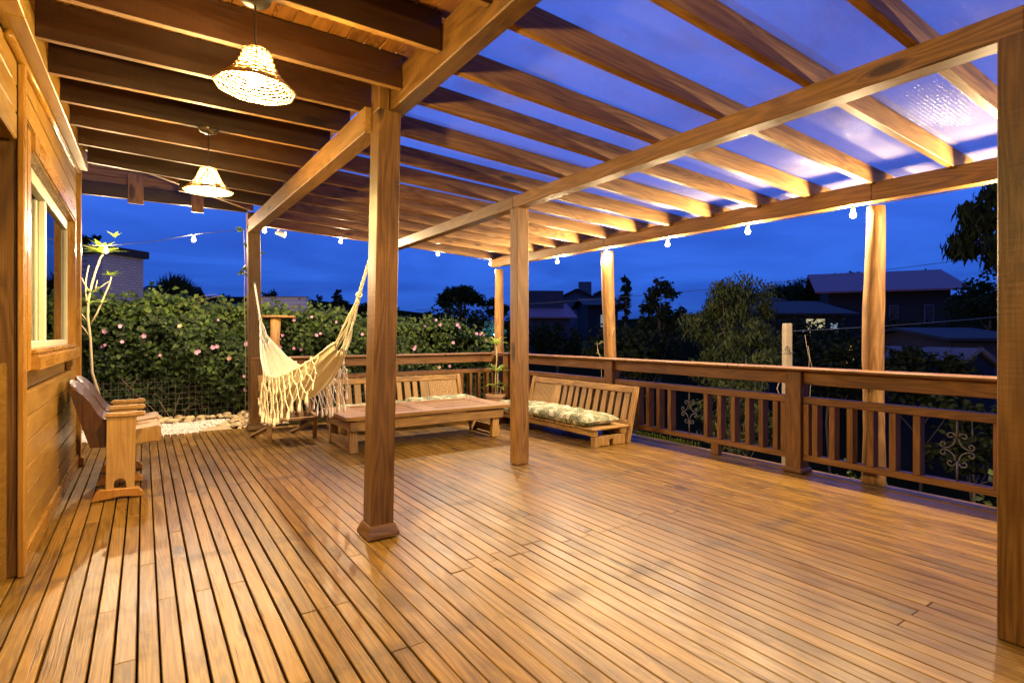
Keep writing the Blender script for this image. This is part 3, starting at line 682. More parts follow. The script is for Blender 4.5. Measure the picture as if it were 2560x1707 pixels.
# --- folding slatted chair under the hammock
fc = thing('folding_chair', (1.47, 7.3, 0), 'old grey slatted folding chair with crossed legs behind the hammock', 'chair')
m = MB()
for i in range(6):
    x = 1.215 + i * .103; top = Vector((x - .012, 7.40 + R.uniform(-.01, .01), .79 - .004 * i + R.uniform(-.015, .015))); bot = Vector((x + .01, 7.16, .255)); m.beam(bot, top, .062, .022, up=(0, 1, .45))
m.build('backrest', M['old2'], fc, bevel=.004)
m = MB(); m.beam((1.19, 7.44, .62), (1.78, 7.44, .61), .05, .02, up=(0, 1, 0)); m.beam((1.19, 7.245, .315), (1.78, 7.245, .31), .04, .02, up=(0, 1, 0)); m.build('back_batten', M['old2'], fc, bevel=.003)
m = MB()
for i in range(6):
    x = 1.225 + i * .098; m.beam((x, 6.94, .295), (x + .01, 7.42, .20), .07, .02)
m.build('seat', M['old2'], fc, bevel=.003)
m = MB(); m.beam((1.19, 6.92, .288), (1.77, 6.93, .285), .05, .03); m.build('seat_rail', M['old'], fc, bevel=.004)
m = MB(); m.beam((1.20, 7.34, .325), (1.215, 6.89, .305), .05, .022); m.build('side_rail', M['old'], fc, bevel=.004)
m = MB(); m.beam((1.77, 7.34, .325), (1.765, 6.89, .305), .05, .022); m.build('side_rail', M['old'], fc, bevel=.004)
for a, b in (((1.222, 6.955, .29), (1.262, 7.12, 0)), ((1.76, 6.97, .29), (1.80, 7.17, 0)), ((1.25, 6.98, .22), (1.14, 7.69, .0)), ((1.72, 6.98, .22), (1.64, 7.75, 0))):
    m = MB(); m.beam(b, a, .05, .03, up=(0, 1, .2)); m.build('leg', M['old2'], fc, bevel=.004)
# --- two-seat theatre chair by the house wall
ch = thing('theatre_seat', (-.17, 5.9, 0), 'old two place wooden theatre seat with curved shells standing against the house wall', 'seat')
def arch_panel(y0, y1, dz):
    m = MB(); out = [(-.250, .062)]
    for k in range(9):
        a = PI - PI * k / 8; out.append((-.157 + .042 * math.cos(a), .110 + .052 * math.sin(a)) if 0 < k < 8 else (-.157 + .042 * math.cos(a), .062))
    out += [(-.062, .062), (-.050, .645 + dz), (-.242, .645 + dz)]
    m.prism(out, 1, y0, y1); return m
for y, dz in ((5.35, 0.0), (5.90, -.003), (6.44, -.003)):
    arch_panel(y - .018, y + .018, dz).build('end_panel', M['armp'], ch, bevel=.004)
    m = MB(); m.prism([(-.342, .004), (-.20, .018), (-.15, .026), (-.10, .018), (-.012, .003), (-.006, .045), (-.045, .082), (-.285, .092), (-.315, .07)], 1, y - .034, y + .034); m.build('foot', M['foot'], ch, bevel=.005)
    m = MB(); m.prism([(-.262, .648 + dz), (-.257, .676 + dz), (-.235, .684 + dz), (-.12, .680 + dz), (-.04, .686 + dz), (.005, .690 + dz), (.018, .675 + dz), (.014, .655 + dz), (-.004, .646 + dz)], 1, y - .030, y + .030); m.build('armrest', M['armp'], ch, bevel=.012, seg=2)
for k, (ya, yb) in enumerate(((5.385, 5.865), (5.935, 6.405))):
    inner = [(-.446, .930), (-.425, .915), (-.385, .868), (-.350, .805), (-.322, .740), (-.298, .687), (-.27, .652), (-.238, .634)]
    outer = [(-.476, .925), (-.455, .83), (-.425, .70), (-.395, .575), (-.368, .48), (-.348, .418), (-.25, .412)]
    m = MB(); n = 14; out = [(-.462, .936)] + inner + [(-.205, .60), (-.19, .52), (-.235, .45)] + outer[::-1]
    vs = []; gc = []
    for i in range(n + 1):
        u = i / n; y = ya + (yb - ya) * u; bow = -.028 * (1 - (2 * u - 1) ** 2); tz = -.055 * abs(2 * u - 1) ** 4
        for q, (x, z) in enumerate(out):
            up = max(0, (z - .6) / .33); vs.append(Vector((x + bow * up - .0, y, z + tz * max(0, up)))); gc.append((z * 1.2 + k, y, x))
    K = len(out); fs = [[i * K + j, i * K + (j + 1) % K, (i + 1) * K + (j + 1) % K, (i + 1) * K + j] for i in range(n) for j in range(K)]
    fs += [list(range(K)), [n * K + j for j in range(K)][::-1]]
    m.add(vs, fs, gc, .95); m.build('backrest', M['armw'], ch, bevel=0, smooth=False)
    sp_ = [(-.225, .555), (-.10, .530), (-.04, .533), (.06, .548), (.112, .556), (.122, .535), (.118, .505), (.125, .47), (.112, .418), (.02, .412), (-.06, .405), (-.2, .42)]
    m = MB(); m.prism(sp_, 1, ya + .01, yb - .01); m.build('seat', M['armp'], ch, bevel=.014, seg=2)
m = MB(); m.box(-.20, -.12, 5.37, 6.43, .30, .36); m.build('cross_bar', M['armw'], ch, bevel=.004)
# --- hammock between the two square posts
hm = thing('hammock', (1.24, 5.8, .7), 'cream cotton hammock with knotted lace fringe and tassels slung between two posts', 'hammock')
BY_ = [(7.30, 1.17), (7.1, 1.05), (6.8, .885), (6.45, .755), (6.155, .68), (5.85, .655), (5.55, .665), (5.25, .715), (5.03, .775), (4.75, .865), (4.53, .955), (4.30, 1.06), (4.10, 1.17)]
def cat(y):
    for (a, za), (b, zb) in zip(BY_, BY_[1:]):
        if b <= y <= a:
            f = (y - b) / (a - b); return zb + (za - zb) * f
    return BY_[0][1] if y > 7.3 else BY_[-1][1]
def wid(s):                                         # s 0 at the far end .. 1 at the near end
    b = math.sin(PI * min(max(s, 0), 1)); return .055 + .155 * b ** .8
def hpt(s, a):                                      # a -1 left lip .. 1 right lip
    y = 7.30 - 3.2 * s; zb = cat(y); b = math.sin(PI * s); w = wid(s); dp = .07 + .175 * b ** .9
    rip = .006 * math.sin(a * 17 + s * 3) * (1 + 2.5 * (1 - b)) + .004 * math.sin(a * 31 - s * 5)
    x = 1.24 + w * math.sin(a * PI / 2 * .98) + .02 * math.sin(s * 5) + (-.018 * b if a < 0 else .01 * b)
    z = zb + dp * (1 - math.cos(a * PI / 2)) * (1.0 if a < 0 else 1.12) + rip
    return Vector((x, y, z))
m = MB(); ns, na = 56, 40; vs = [hpt(i / ns, -1 + 2 * j / na) for i in range(ns + 1) for j in range(na + 1)]
m.add(vs, [[i * (na + 1) + j, i * (na + 1) + j + 1, (i + 1) * (na + 1) + j + 1, (i + 1) * (na + 1) + j] for i in range(ns) for j in range(na)], tone=1.0)
fab = m.build('fabric', M['cotton'], hm, smooth=True)
sm = fab.modifiers.new('thick', 'SOLIDIFY'); sm.thickness = .005
hookF, hookN = Vector((1.238, 8.055, 1.985)), Vector((1.262, 3.545, 1.86))
for end, hook, ring in ((0, hookF, Vector((1.238, 7.62, 1.50))), (1, hookN, Vector((1.25, 3.78, 1.58)))):
    m = MB()
    for j in range(17):
        a = -1 + 2 * j / 16; p = hpt(end, a); q = ring + Vector((.006 * math.sin(j * 2.1), 0, .006 * math.cos(j * 1.7)))
        pts = [p.lerp(q, k / 8) + Vector((.008 * math.sin(k + j), 0, -.018 * math.sin(PI * k / 8))) for k in range(9)]
        m.tube(pts, .0042, 5)
    m.build('suspension', M['cotton2'], hm, smooth=True)
    m = MB(); rp = [ring.lerp(hook, k / 16) for k in range(17)]
    for ph in (0, 2.09, 4.19): m.tube([p + Vector((.007 * math.cos(ph + k * 1.1), .0, .007 * math.sin(ph + k * 1.1))) for k, p in enumerate(rp)], .0065, 6)
    for k in range(5): m.tube([ring + Vector((.016 * math.cos(t), .006 * (k - 2), .016 * math.sin(t))) for t in [i * 2 * PI / 10 for i in range(11)]], .005, 5)
    m.build('rope', M['cotton2'], hm, smooth=True)
m = MB(); m.tube([hookF + Vector((0, .03, .0)), hookF + Vector((0, -.005, .0)), hookF + Vector((0, -.015, .02)), hookF + Vector((0, 0, .035))], .007, 6)
for dx in (-.022, .022): m.tube([hookF + Vector((0, -.004, .01)), hookF + Vector((dx, -.012, .028)), hookF + Vector((dx * 1.1, -.010, .0))], .006, 6)
m.build('hook', M['metal'], hm, smooth=True)
m = MB(); m.tube([hookN + Vector((0, -.03, .0)), hookN, hookN + Vector((0, .012, .02))], .007, 6); m.build('hook', M['metal'], hm, smooth=True)
def fringe(side):
    lace = MB(); tas = []; nt_ = 14; rows = 4; step = 1.0 / (nt_ + 1)
    def lp(i, r):                                   # knot i of row r below the lip
        s = (.30 + .64 * (i + .5 * (r % 2)) / nt_) if side < 0 else (.18 + .72 * (i + .5 * (r % 2)) / nt_); p = hpt(min(s, .93), side)
        b = math.sin(PI * min(max((s - .02), 0), 1)); dz = (.088 * r) * (.62 + .38 * b) + (.02 if r else 0) * abs(math.sin(i * 1.7))
        sway = side * (.010 * r) + .008 * math.sin(i * 2.3 + r)
        return p + Vector((sway, .010 * math.cos(i * 3 + r), -dz))
    for r in range(rows):
        for i in range(nt_ + (0 if r % 2 else 1)):
            for d in (0, 1):
                k = i + d - (0 if r % 2 else 1) if r % 2 == 0 else i + d
                if k < 0 or k > nt_ - (1 if (r + 1) % 2 else 0) + (0 if (r + 1) % 2 else 1) - 0: continue
                a = lp(i, r); b = lp(k, r + 1); md = (a + b) / 2 - Vector((0, 0, .012))
                lace.tube([a, a.lerp(md, .5), md, md.lerp(b, .5), b], .0042, 5)
            lace.lathe([(.001, -.011), (.008, -.006), (.0095, 0), (.008, .006), (.001, .011)], 6, lp(i, r))
    for r in (0, 1):                                # scalloped cords
        n = nt_ + (0 if r % 2 else 1)
        for i in range(n - 1):
            a, b = lp(i, r), lp(i + 1, r); lace.tube([a.lerp(b, t) - Vector((0, 0, .045 * math.sin(PI * t) * (r + .35))) for t in [q / 6 for q in range(7)]], .0048, 5)
    lace.build('fringe', M['cotton2'], hm, smooth=True)
    for i in range(nt_ + 0):
        p = lp(i, rows); L_ = R.uniform(.07, .12); o = Vector((R.uniform(-.012, .012), R.uniform(-.012, .012), 0)); m = MB()
        pts = [p + Vector((0, 0, .012)), p, p + o * .2 - Vector((0, 0, .012)), p + o * .5 - Vector((0, 0, L_ * .35)), p + o * .8 - Vector((0, 0, L_ * .75)), p + o - Vector((0, 0, L_))]
        m.tube(pts, [.004, .009, .006, .011, .014, .010], 8); m.build('tassel', M['cotton2'], hm, smooth=True)
fringe(-1); fringe(1)
# ------------------------------------------------------------------ garden next to the deck
def sm_(a, b, x):
    t = min(1, max(0, (x - a) / (b - a))); return t * t * (3 - 2 * t)
def height(x, y):
    if x < 5.6 and y < 8.35: return -.75 + (sm_(7.6, 8.35, y) * .68 if x < 1.4 else 0)
    u = sm_(2.6, 8.5, x); d = math.hypot(x, y)
    ang = math.atan2(x, y)
    h = -.07 - 2.3 * u * (1 - sm_(16, 45, d)) - .25 * sm_(11, 20, d)
    h += sm_(28, 130, d) * (6.5 + 2.5 * math.sin(ang * 5 + 1) + 1.2 * math.sin(x * .05) * math.cos(y * .043))
    if x > 5.6 and y < 8.4: h = min(h, -.75 - 1.5 * sm_(5.6, 9, x)) if d < 16 else h
    return h + .05 * math.sin(x * 1.7) * math.cos(y * 1.3) * u
def terrain():
    mb = MB(); rs = [0]; r = 2.0
    while r < 420: rs.append(r); r *= 1.085
    na = 120; vs = [(0, 0, -.75)]; fs = []
    for r in rs[1:]:
        for k in range(na):
            a = 2 * PI * k / na; x, y = r * math.sin(a), r * math.cos(a); vs.append((x, y, height(x, y)))
    for k in range(na): fs.append((0, 1 + k, 1 + (k + 1) % na))
    for i in range(len(rs) - 2):
        for k in range(na):
            q = (k + 1) % na; a = 1 + i * na; fs.append((a + k, a + na + k, a + na + q, a + q))
    mb.add(vs, fs, tone=1.0); return tag(mb.build('terrain', M['soil'], smooth=True), kind='structure')
M['soil'] = plain('dark_grassy_ground', (.016, .014, .005), .95, scale=3, var=.45, bump=.4, spec=0.0)
terrain()
# white gravel bed and the river stones round it
def pebbles():
    mb = MB()
    ico = [Vector(v).normalized() for v in ((0, 0, 1), (.9, 0, .2), (.2, .9, .25), (-.8, .5, .1), (-.6, -.7, .2), (.4, -.9, .1), (.1, 0, -1))]
    fs = [(0, 1, 2), (0, 2, 3), (0, 3, 4), (0, 4, 5), (0, 5, 1), (6, 2, 1), (6, 3, 2), (6, 4, 3), (6, 5, 4), (6, 1, 5)]
    n = 0
    while n < 8500:
        x = R.uniform(-1.9, 1.6); y = R.uniform(8.40, 9.95)
        if x > .55 + (y - 8.4) * .45 and R.random() < .96: continue
        if y > 9.75 + .06 * math.sin(x * 9): continue
        s = R.uniform(.010, .021); rot = Matrix.Rotation(R.uniform(0, 6.28), 3, 'Z') @ Matrix.Rotation(R.uniform(0, 6.28), 3, 'X'); z = -.066 + .018 * sm_(8.4, 9.6, y) + R.uniform(0, .016)
        c = Vector((x, y, z)); mb.add([c + rot @ Vector((v.x * s * 1.2, v.y * s, v.z * s * .75)) for v in ico], fs, tone=R.uniform(.75, 1.12)); n += 1
    return tag(mb.build('gravel', M['pebble']), 'white gravel bed beyond the end of the deck', 'gravel', kind='stuff')
pebbles()
def stones():
    mb = MB()
    def st(c, s):
        n, q = 7, 5; vs = []; a0 = R.uniform(0, 6.28); ex = R.uniform(.75, 1.3)
        for i in range(q + 1):
            ph = PI * i / q
            for j in range(n): 
                th = 2 * PI * j / n + a0; k = s * (1 + R.uniform(-.09, .09)); vs.append(Vector(c) + Vector((k * ex * math.sin(ph) * math.cos(th), k * math.sin(ph) * math.sin(th), k * .68 * math.cos(ph))))
        mb.add(vs, [(i * n + j, (i + 1) * n + j, (i + 1) * n + (j + 1) % n, i * n + (j + 1) % n) for i in range(q) for j in range(n)], tone=R.uniform(.65, 1.35))
    for k in range(150):
        x = R.uniform(-1.8, 1.7); st((x, 9.90 + R.uniform(-.14, .16) - .06 * math.sin(x * 3), -.035 + R.uniform(0, .05)), R.uniform(.03, .065))
    for k in range(170):
        y = R.uniform(8.7, 9.9); st((R.uniform(.62 + (y - 8.4) * .42, 1.8), y, -.05 + R.uniform(0, .03)), R.uniform(.022, .05))
    for x, s in ((-.55, .12), (-.25, .10), (.12, .13), (.45, .09), (-.9, .11)): st((x, 10.05, -.01), s)
    return tag(mb.build('river_stones', M['stone'], smooth=True), 'yellowish river stones edging the gravel under the hedge', 'stones', kind='stuff')
stones()
m = MB(); m.prism([(.62, 8.46), (1.02, 8.46), (.98, 8.72), (.80, 8.80), (.68, 8.62)], 2, -.06, .012); tag(m.build('stone_slab', M['stone'], bevel=.01), 'flat pointed sandstone slab at the edge of the deck', 'stone')
# flowering hedge
hg = thing('flowering_hedge', (2.0, 10.3, -.1), 'thick leafy vine hedge with lilac flowers along the garden edge', 'hedge')
def htop(x):
    pts = [(-4, 1.80), (-.6, 1.78), (.3, 1.82), (1.2, 1.74), (2.0, 1.72), (3.0, 1.58), (3.6, 1.55), (4.3, 1.50), (5.0, 1.48), (5.6, 1.42), (6.1, 1.20), (6.5, .85), (6.9, .4)]
    for (a, za), (b, zb) in zip(pts, pts[1:]):
        if a <= x <= b: return za + (zb - za) * (x - a) / (b - a) + .05 * math.sin(x * 5.1) + .03 * math.sin(x * 13)
    return 0
HF = lambda x, z: 10.02 + .14 * math.sin(x * 2.3 + z * 3) + .05 * math.sin(x * 7.1 - z * 5) - .10 * math.sin(min(1, max(0, z / 1.8)) * PI) + .12 * sm_(1.2, 2.0, z)
m = MB()
for k in range(24000):
    x = R.uniform(-2.6, 6.8); t = htop(x); u = R.random()
    if u < .66:
        z = (R.random() ** .72) * t * 1.0
        if z < .42 and R.random() < .78 * (1 - z / .42): continue
        if x > 4.2: z -= R.random() * .5 * sm_(4.2, 5.5, x)
        cl = math.sin(x * 4.1 + 1.7 * math.sin(z * 3.7)) * math.sin(z * 5.3 + 1.3 * math.sin(x * 2.9 + 1)) + .5 * math.sin(x * 11 + z * 7)
        if cl < -.35 and R.random() < .45: continue
        y = HF(x, z) - .07 * cl + R.expovariate(9) * .8
    else:
        z = t + R.uniform(-.08, .06) + (R.uniform(.02, .20) if R.random() < .15 else 0); y = HF(x, t) + R.uniform(0, .75)
    d = Vector((R.uniform(-.9, .9), -R.uniform(.1, .8), R.uniform(-1.1, .25))); nr = Vector((R.uniform(-.5, .5), -1, R.uniform(-.1, .9)))
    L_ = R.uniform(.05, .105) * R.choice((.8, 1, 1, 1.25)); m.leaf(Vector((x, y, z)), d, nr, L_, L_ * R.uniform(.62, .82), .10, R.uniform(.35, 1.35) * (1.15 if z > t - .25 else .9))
m.build('foliage', M['leaf'], hg)
m = MB()
for k in range(90):
    x = R.uniform(-3, 5.5); p = Vector((x, 10.15 + R.uniform(-.1, .3), -.1)); pts = [p]
    for q in range(5): p = p + Vector((R.uniform(-.22, .22), R.uniform(-.06, .04), R.uniform(.05, .25))); pts.append(p)
    m.tube(pts, [.008, .007, .006, .005, .004, .003], 5)
for k in range(16):
    x = R.uniform(-.5, 5.6); p = Vector((x, 10.2, htop(x) - .05)); pts = [p]; dx = R.uniform(-.1, .1)
    for q in range(5): p = p + Vector((dx + R.uniform(-.03, .03), 0, .06 - .012 * q)); pts.append(p)
    m.tube(pts, .003, 4)
m.build('twig_tangle', M['bark'], hg, smooth=True)
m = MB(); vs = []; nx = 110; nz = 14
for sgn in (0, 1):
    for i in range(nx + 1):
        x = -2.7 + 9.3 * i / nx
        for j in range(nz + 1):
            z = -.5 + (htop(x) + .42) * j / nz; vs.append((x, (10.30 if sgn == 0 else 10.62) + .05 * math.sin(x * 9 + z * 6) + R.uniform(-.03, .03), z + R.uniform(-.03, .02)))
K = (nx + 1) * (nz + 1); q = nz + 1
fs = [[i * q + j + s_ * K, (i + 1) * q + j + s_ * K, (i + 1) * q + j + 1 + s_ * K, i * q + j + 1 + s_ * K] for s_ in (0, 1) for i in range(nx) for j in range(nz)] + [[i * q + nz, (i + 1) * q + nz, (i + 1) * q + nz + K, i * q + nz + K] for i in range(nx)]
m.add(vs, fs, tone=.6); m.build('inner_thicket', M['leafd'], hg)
def flower_mesh(n):
    m = MB(); rr = random.Random(n)
    for k in range(5):
        a = 2 * PI * k / 5 + rr.uniform(-.2, .2); d = Vector((math.cos(a), -.35, math.sin(a))); m.leaf(Vector((0, 0, 0)), d, Vector((0, -1, 0)), .036, .04, .05, rr.uniform(.6, 1.4))
    m.tube([(0, .03, 0), (0, 0, 0)], [.004, .009], 6); return m
fpos = [(248, 823), (262, 828), (490, 882), (497, 878), (532, 868), (543, 866), (572, 895), (305, 854), (545, 800), (735, 870), (752, 872), (792, 838), (801, 834), (722, 832), (706, 838), (700, 848), (700, 868), (820, 868), (1063, 815), (1080, 930), (1098, 918), (1124, 915), (1100, 812), (1143, 812), (1148, 818), (1133, 857), (1200, 836), (1205, 832), (1192, 834), (1210, 838), (1035, 872), (1038, 866),
        (730, 920), (740, 935), (1225, 897), (1238, 900), (262, 862), (255, 867), (610, 940), (612, 975), (400, 888), (450, 815), (855, 815), (905, 835), (960, 840), (1170, 930), (1180, 985), (615, 860), (690, 815), (780, 792), (300, 815), (360, 840), (840, 805), (1068, 930), (1215, 850), (1232, 880), (735, 800), (1090, 800)]
fbase = []
for n in range(4):
    mm = flower_mesh(n); mm.v = [v + Vector(hg.location) for v in mm.v]; o = mm.build('flower', M['petal'] if n < 3 else M['petal2'], hg); fbase.append(o)
for i, (px, py) in enumerate(fpos):
    p = ony(px, py, 10.0); p = ony(px, py, HF(p.x, p.z) - .07); b = fbase[3 if i % 7 == 6 else i % 3]
    o = b if i < 4 else b.copy()
    if i >= 4: C.objects.link(o); o.parent = hg
    o.location = p - hg.location; o.rotation_euler = (R.uniform(-.5, .5), R.uniform(0, 6), R.uniform(-.6, .6)); s = R.uniform(.6, 1.2); o.scale = (s, s, s)
# wire fence in front of the hedge foot
m = MB()
for k in range(64): m.tube([(-2.2 + k * .09, 9.98, -.1), (-2.2 + k * .09, 9.98, .62)], .0018, 4)
for k in range(8): m.tube([(-2.2, 9.978, -.05 + k * .09), (3.5, 9.978, -.05 + k * .09)], .0018, 4)
tag(m.build('wire_fence', M['iron']), 'low rusty wire mesh fence at the foot of the hedge', 'fence')
# bird table in the hedge
bt = thing('bird_table', (1.95, 9.95, .9), 'round topped weathered wooden bird table half sunk in the hedge', 'bird table')
m = MB(); m.lathe([(.001, 1.59), (.27, 1.59), (.28, 1.60), (.28, 1.62), (.27, 1.63), (.001, 1.63)], 26, (1.93, 10.1, 0), cap=True); m.build('tray', M['log'], bt)
m = MB(); m.tube([(1.86, 9.97, -.1), (1.85, 9.97, 1.2), (1.86, 9.97, 1.59)], [.07, .075, .085], 14); m.build('stem', M['log'], bt, smooth=True)
# young frangipani by the house corner
fr = thing('young_frangipani', (-.45, 9.35, -.05), 'young frangipani with bare forked stems and a few bright leaves near the house corner', 'shrub')
def pl(x, y): return ony(180 + x / 5.227, 550 + y / 5.227, 9.3)
m = MB()
base = Vector((-.40, 9.35, -.08))
def stem(pts, r0, r1): m.tube(pts, [r0 + (r1 - r0) * i / (len(pts) - 1) for i in range(len(pts))], 8)
stem([base, Vector((-.46, 9.33, .3)), Vector((-.58, 9.3, .8)), pl(240, 1560), pl(205, 1250), pl(215, 1050), pl(260, 830), pl(320, 640), pl(370, 500), pl(405, 450)], .019, .011)
stem([pl(228, 1385), pl(330, 1210), pl(420, 1000), pl(490, 840), pl(515, 745)], .011, .008)
stem([pl(210, 1150), pl(180, 960), pl(180, 800), pl(205, 660), pl(222, 595)], .010, .007); stem([pl(225, 930), pl(160, 830), pl(118, 735)], .008, .005); stem([pl(300, 930), pl(320, 840), pl(335, 785)], .007, .005)
stem([pl(225, 1520), pl(160, 1420), pl(95, 1340)], .009, .006); stem([pl(205, 1330), pl(150, 1260), pl(95, 1180)], .008, .005); stem([pl(330, 910), pl(410, 850), pl(485, 800)], .007, .004)
m.build('stem', M['palebark'], fr, smooth=True)
m = MB()
def rosette(c, n, L_, up=.7):
    for k in range(n):
        a = 2 * PI * k / n + R.uniform(-.3, .3); d = Vector((math.cos(a), math.sin(a), up + R.uniform(-.4, .4))); q = d.cross(Vector((0, 0, 1))).cross(d)
        m.leaf(c, d, q, L_ * R.uniform(.7, 1.15), L_ * .36, .1, R.uniform(.8, 1.5))
rosette(pl(405, 440), 11, .30, .55); rosette(pl(400, 400), 6, .24, 1.0); rosette(pl(560, 230), 5, .14, .8); rosette(pl(515, 730), 7, .17, .5); rosette(pl(260, 950), 6, .13, .6); rosette(pl(330, 900), 4, .10); rosette(pl(400, 1080), 6, .14, .4); rosette(pl(250, 1090), 5, .13)
m.build('foliage', M['leafy'], fr)
# potted dracaena in the deck corner
pd = thing('potted_plant', (4.86, 7.72, 0), 'tall potted dracaena with tiers of strappy leaves in the deck corner', 'potted plant')
m = MB(); m.lathe([(.001, .01), (.12, .01), (.125, .03), (.155, .27), (.17, .275), (.17, .315), (.15, .318), (.145, .28), (.001, .275)], 24, (4.86, 7.72, 0)); m.build('pot', M['pot'], pd, smooth=False)
m = MB(); m.tube([(4.86, 7.72, .26), (4.85, 7.71, .6), (4.87, 7.70, .9), (4.86, 7.70, 1.14)], .011, 7); m.tube([(4.90, 7.74, .26), (4.91, 7.73, .5), (4.90, 7.72, .66)], .010, 7); m.tube([(4.93, 7.70, .26), (4.95, 7.69, .42)], .009, 7); m.build('stem', M['palebark'], pd, smooth=True)
m = MB()
def straps(c, n, L_, up):
    for k in range(n):
        a = 2 * PI * k / n + R.uniform(-.25, .25); e = up + R.uniform(-.3, .3); d = Vector((math.cos(a) * math.cos(e), math.sin(a) * math.cos(e), math.sin(e))); L2 = L_ * R.uniform(.75, 1.15); w = .013
        sd = d.cross(Vector((0, 0, 1))).normalized(); vs = []; q = 7
        for i in range(q + 1):
            t = i / q; p = c + d * L2 * t - Vector((0, 0, .5 * L2 * t * t * (.5 + .5 * R.random() * .4))); ww = w * (math.sin(PI * min(.98, .12 + .88 * t)) ** .6); vs += [p + sd * ww, p - Vector((0, 0, .004)), p - sd * ww]
        m.add(vs, [(i * 3 + j, i * 3 + j + 1, i * 3 + j + 4, i * 3 + j + 3) for i in range(q) for j in (0, 1)], None, R.uniform(.6, 1.5))
straps(Vector((4.86, 7.70, 1.13)), 14, .26, .75); straps(Vector((4.90, 7.72, .66)), 14, .28, .9); straps(Vector((4.87, 7.71, .70)), 10, .25, .6); straps(Vector((4.95, 7.69, .42)), 10, .22, .5); straps(Vector((4.86, 7.71, .48)), 9, .2, .3)
m.build('foliage', M['leafy'], pd)
# vines on posts
def vine(name, pts, leaves, label, L_=.09):
    t = thing(name, pts[0], label, 'vine'); m = MB(); m.tube(pts, .004, 5); m.build('stem', M['palebark'], t, smooth=True)
    m = MB()
    for p, n in leaves:
        for k in range(n):
            d = Vector((R.uniform(-1, .6), R.uniform(-.6, .4), R.uniform(-.5, .5))); m.leaf(Vector(p), d, Vector((R.uniform(-.4, .4), -1, .5)), L_ * R.uniform(.7, 1.2), L_ * .55, .1, R.uniform(.6, 1.3))
    m.build('foliage', M['leaf'], t)
vine('climbing_vine', [(1.15, 8.26, .1), (1.16, 8.26, 1.0), (1.14, 8.25, 1.8), (1.15, 8.26, 2.3), (1.13, 8.24, 2.72)], [((1.12, 8.2, 2.72), 4), ((1.13, 8.2, 2.14), 5), ((1.12, 8.2, 2.22), 3), ((1.33, 8.2, 2.42), 3), ((1.34, 8.22, 2.6), 2), ((1.14, 8.22, 2.55), 2)], 'thin vine with a few leaves climbing the far left square post')
vine('climbing_vine', [(5.28, 5.62, .2), (5.27, 5.62, .95), (5.24, 5.66, 1.08), (5.25, 5.68, 1.17), (5.29, 5.58, 1.20), (5.30, 5.45, 1.30), (5.30, 5.40, 1.40)], [((5.24, 5.68, 1.18), 2), ((5.25, 5.66, 1.05), 3), ((5.27, 5.60, 1.22), 3), ((5.29, 5.52, 1.27), 2), ((5.24, 5.64, .99), 3)], 'small vine curling round the second round post above the railing', .05)
m = MB()
for k in range(46):
    y = 4.0 + k * .013 * 1.6; a = Vector((5.36, y + .1, -.02)); m.beam(a, a + Vector((-.06 - .05 * R.random(), -.07, .075 + .02 * R.random())), .010, .003, tone=R.uniform(.8, 1.4))
tag(m.build('palm_frond', M['leafy']), 'dry palm frond poking under the railing beside the right hand sofa', 'palm frond')
def bushlet(loc, n, s, label, name='garden_plant'):
    m = MB()
    for k in range(n):
        p = Vector(loc) + Vector((R.gauss(0, s), R.gauss(0, s), abs(R.gauss(0, s * .9)))); d = Vector((R.uniform(-1, 1), R.uniform(-1, 1), R.uniform(-.3, .9))); m.leaf(p, d, Vector((-1, R.uniform(-.5, .5), .6)), R.uniform(.05, .1), .045, .1, R.uniform(.4, 1.3))
    tag(m.build(name, M['leaf']), label, 'plant')
bushlet((5.55, 1.25, -.02), 110, .13, 'small leafy plant growing up at the deck edge beside the big near post'); bushlet((5.62, 2.55, -.2), 60, .12, 'low plant under the railing between the middle newel and the nearest round post')
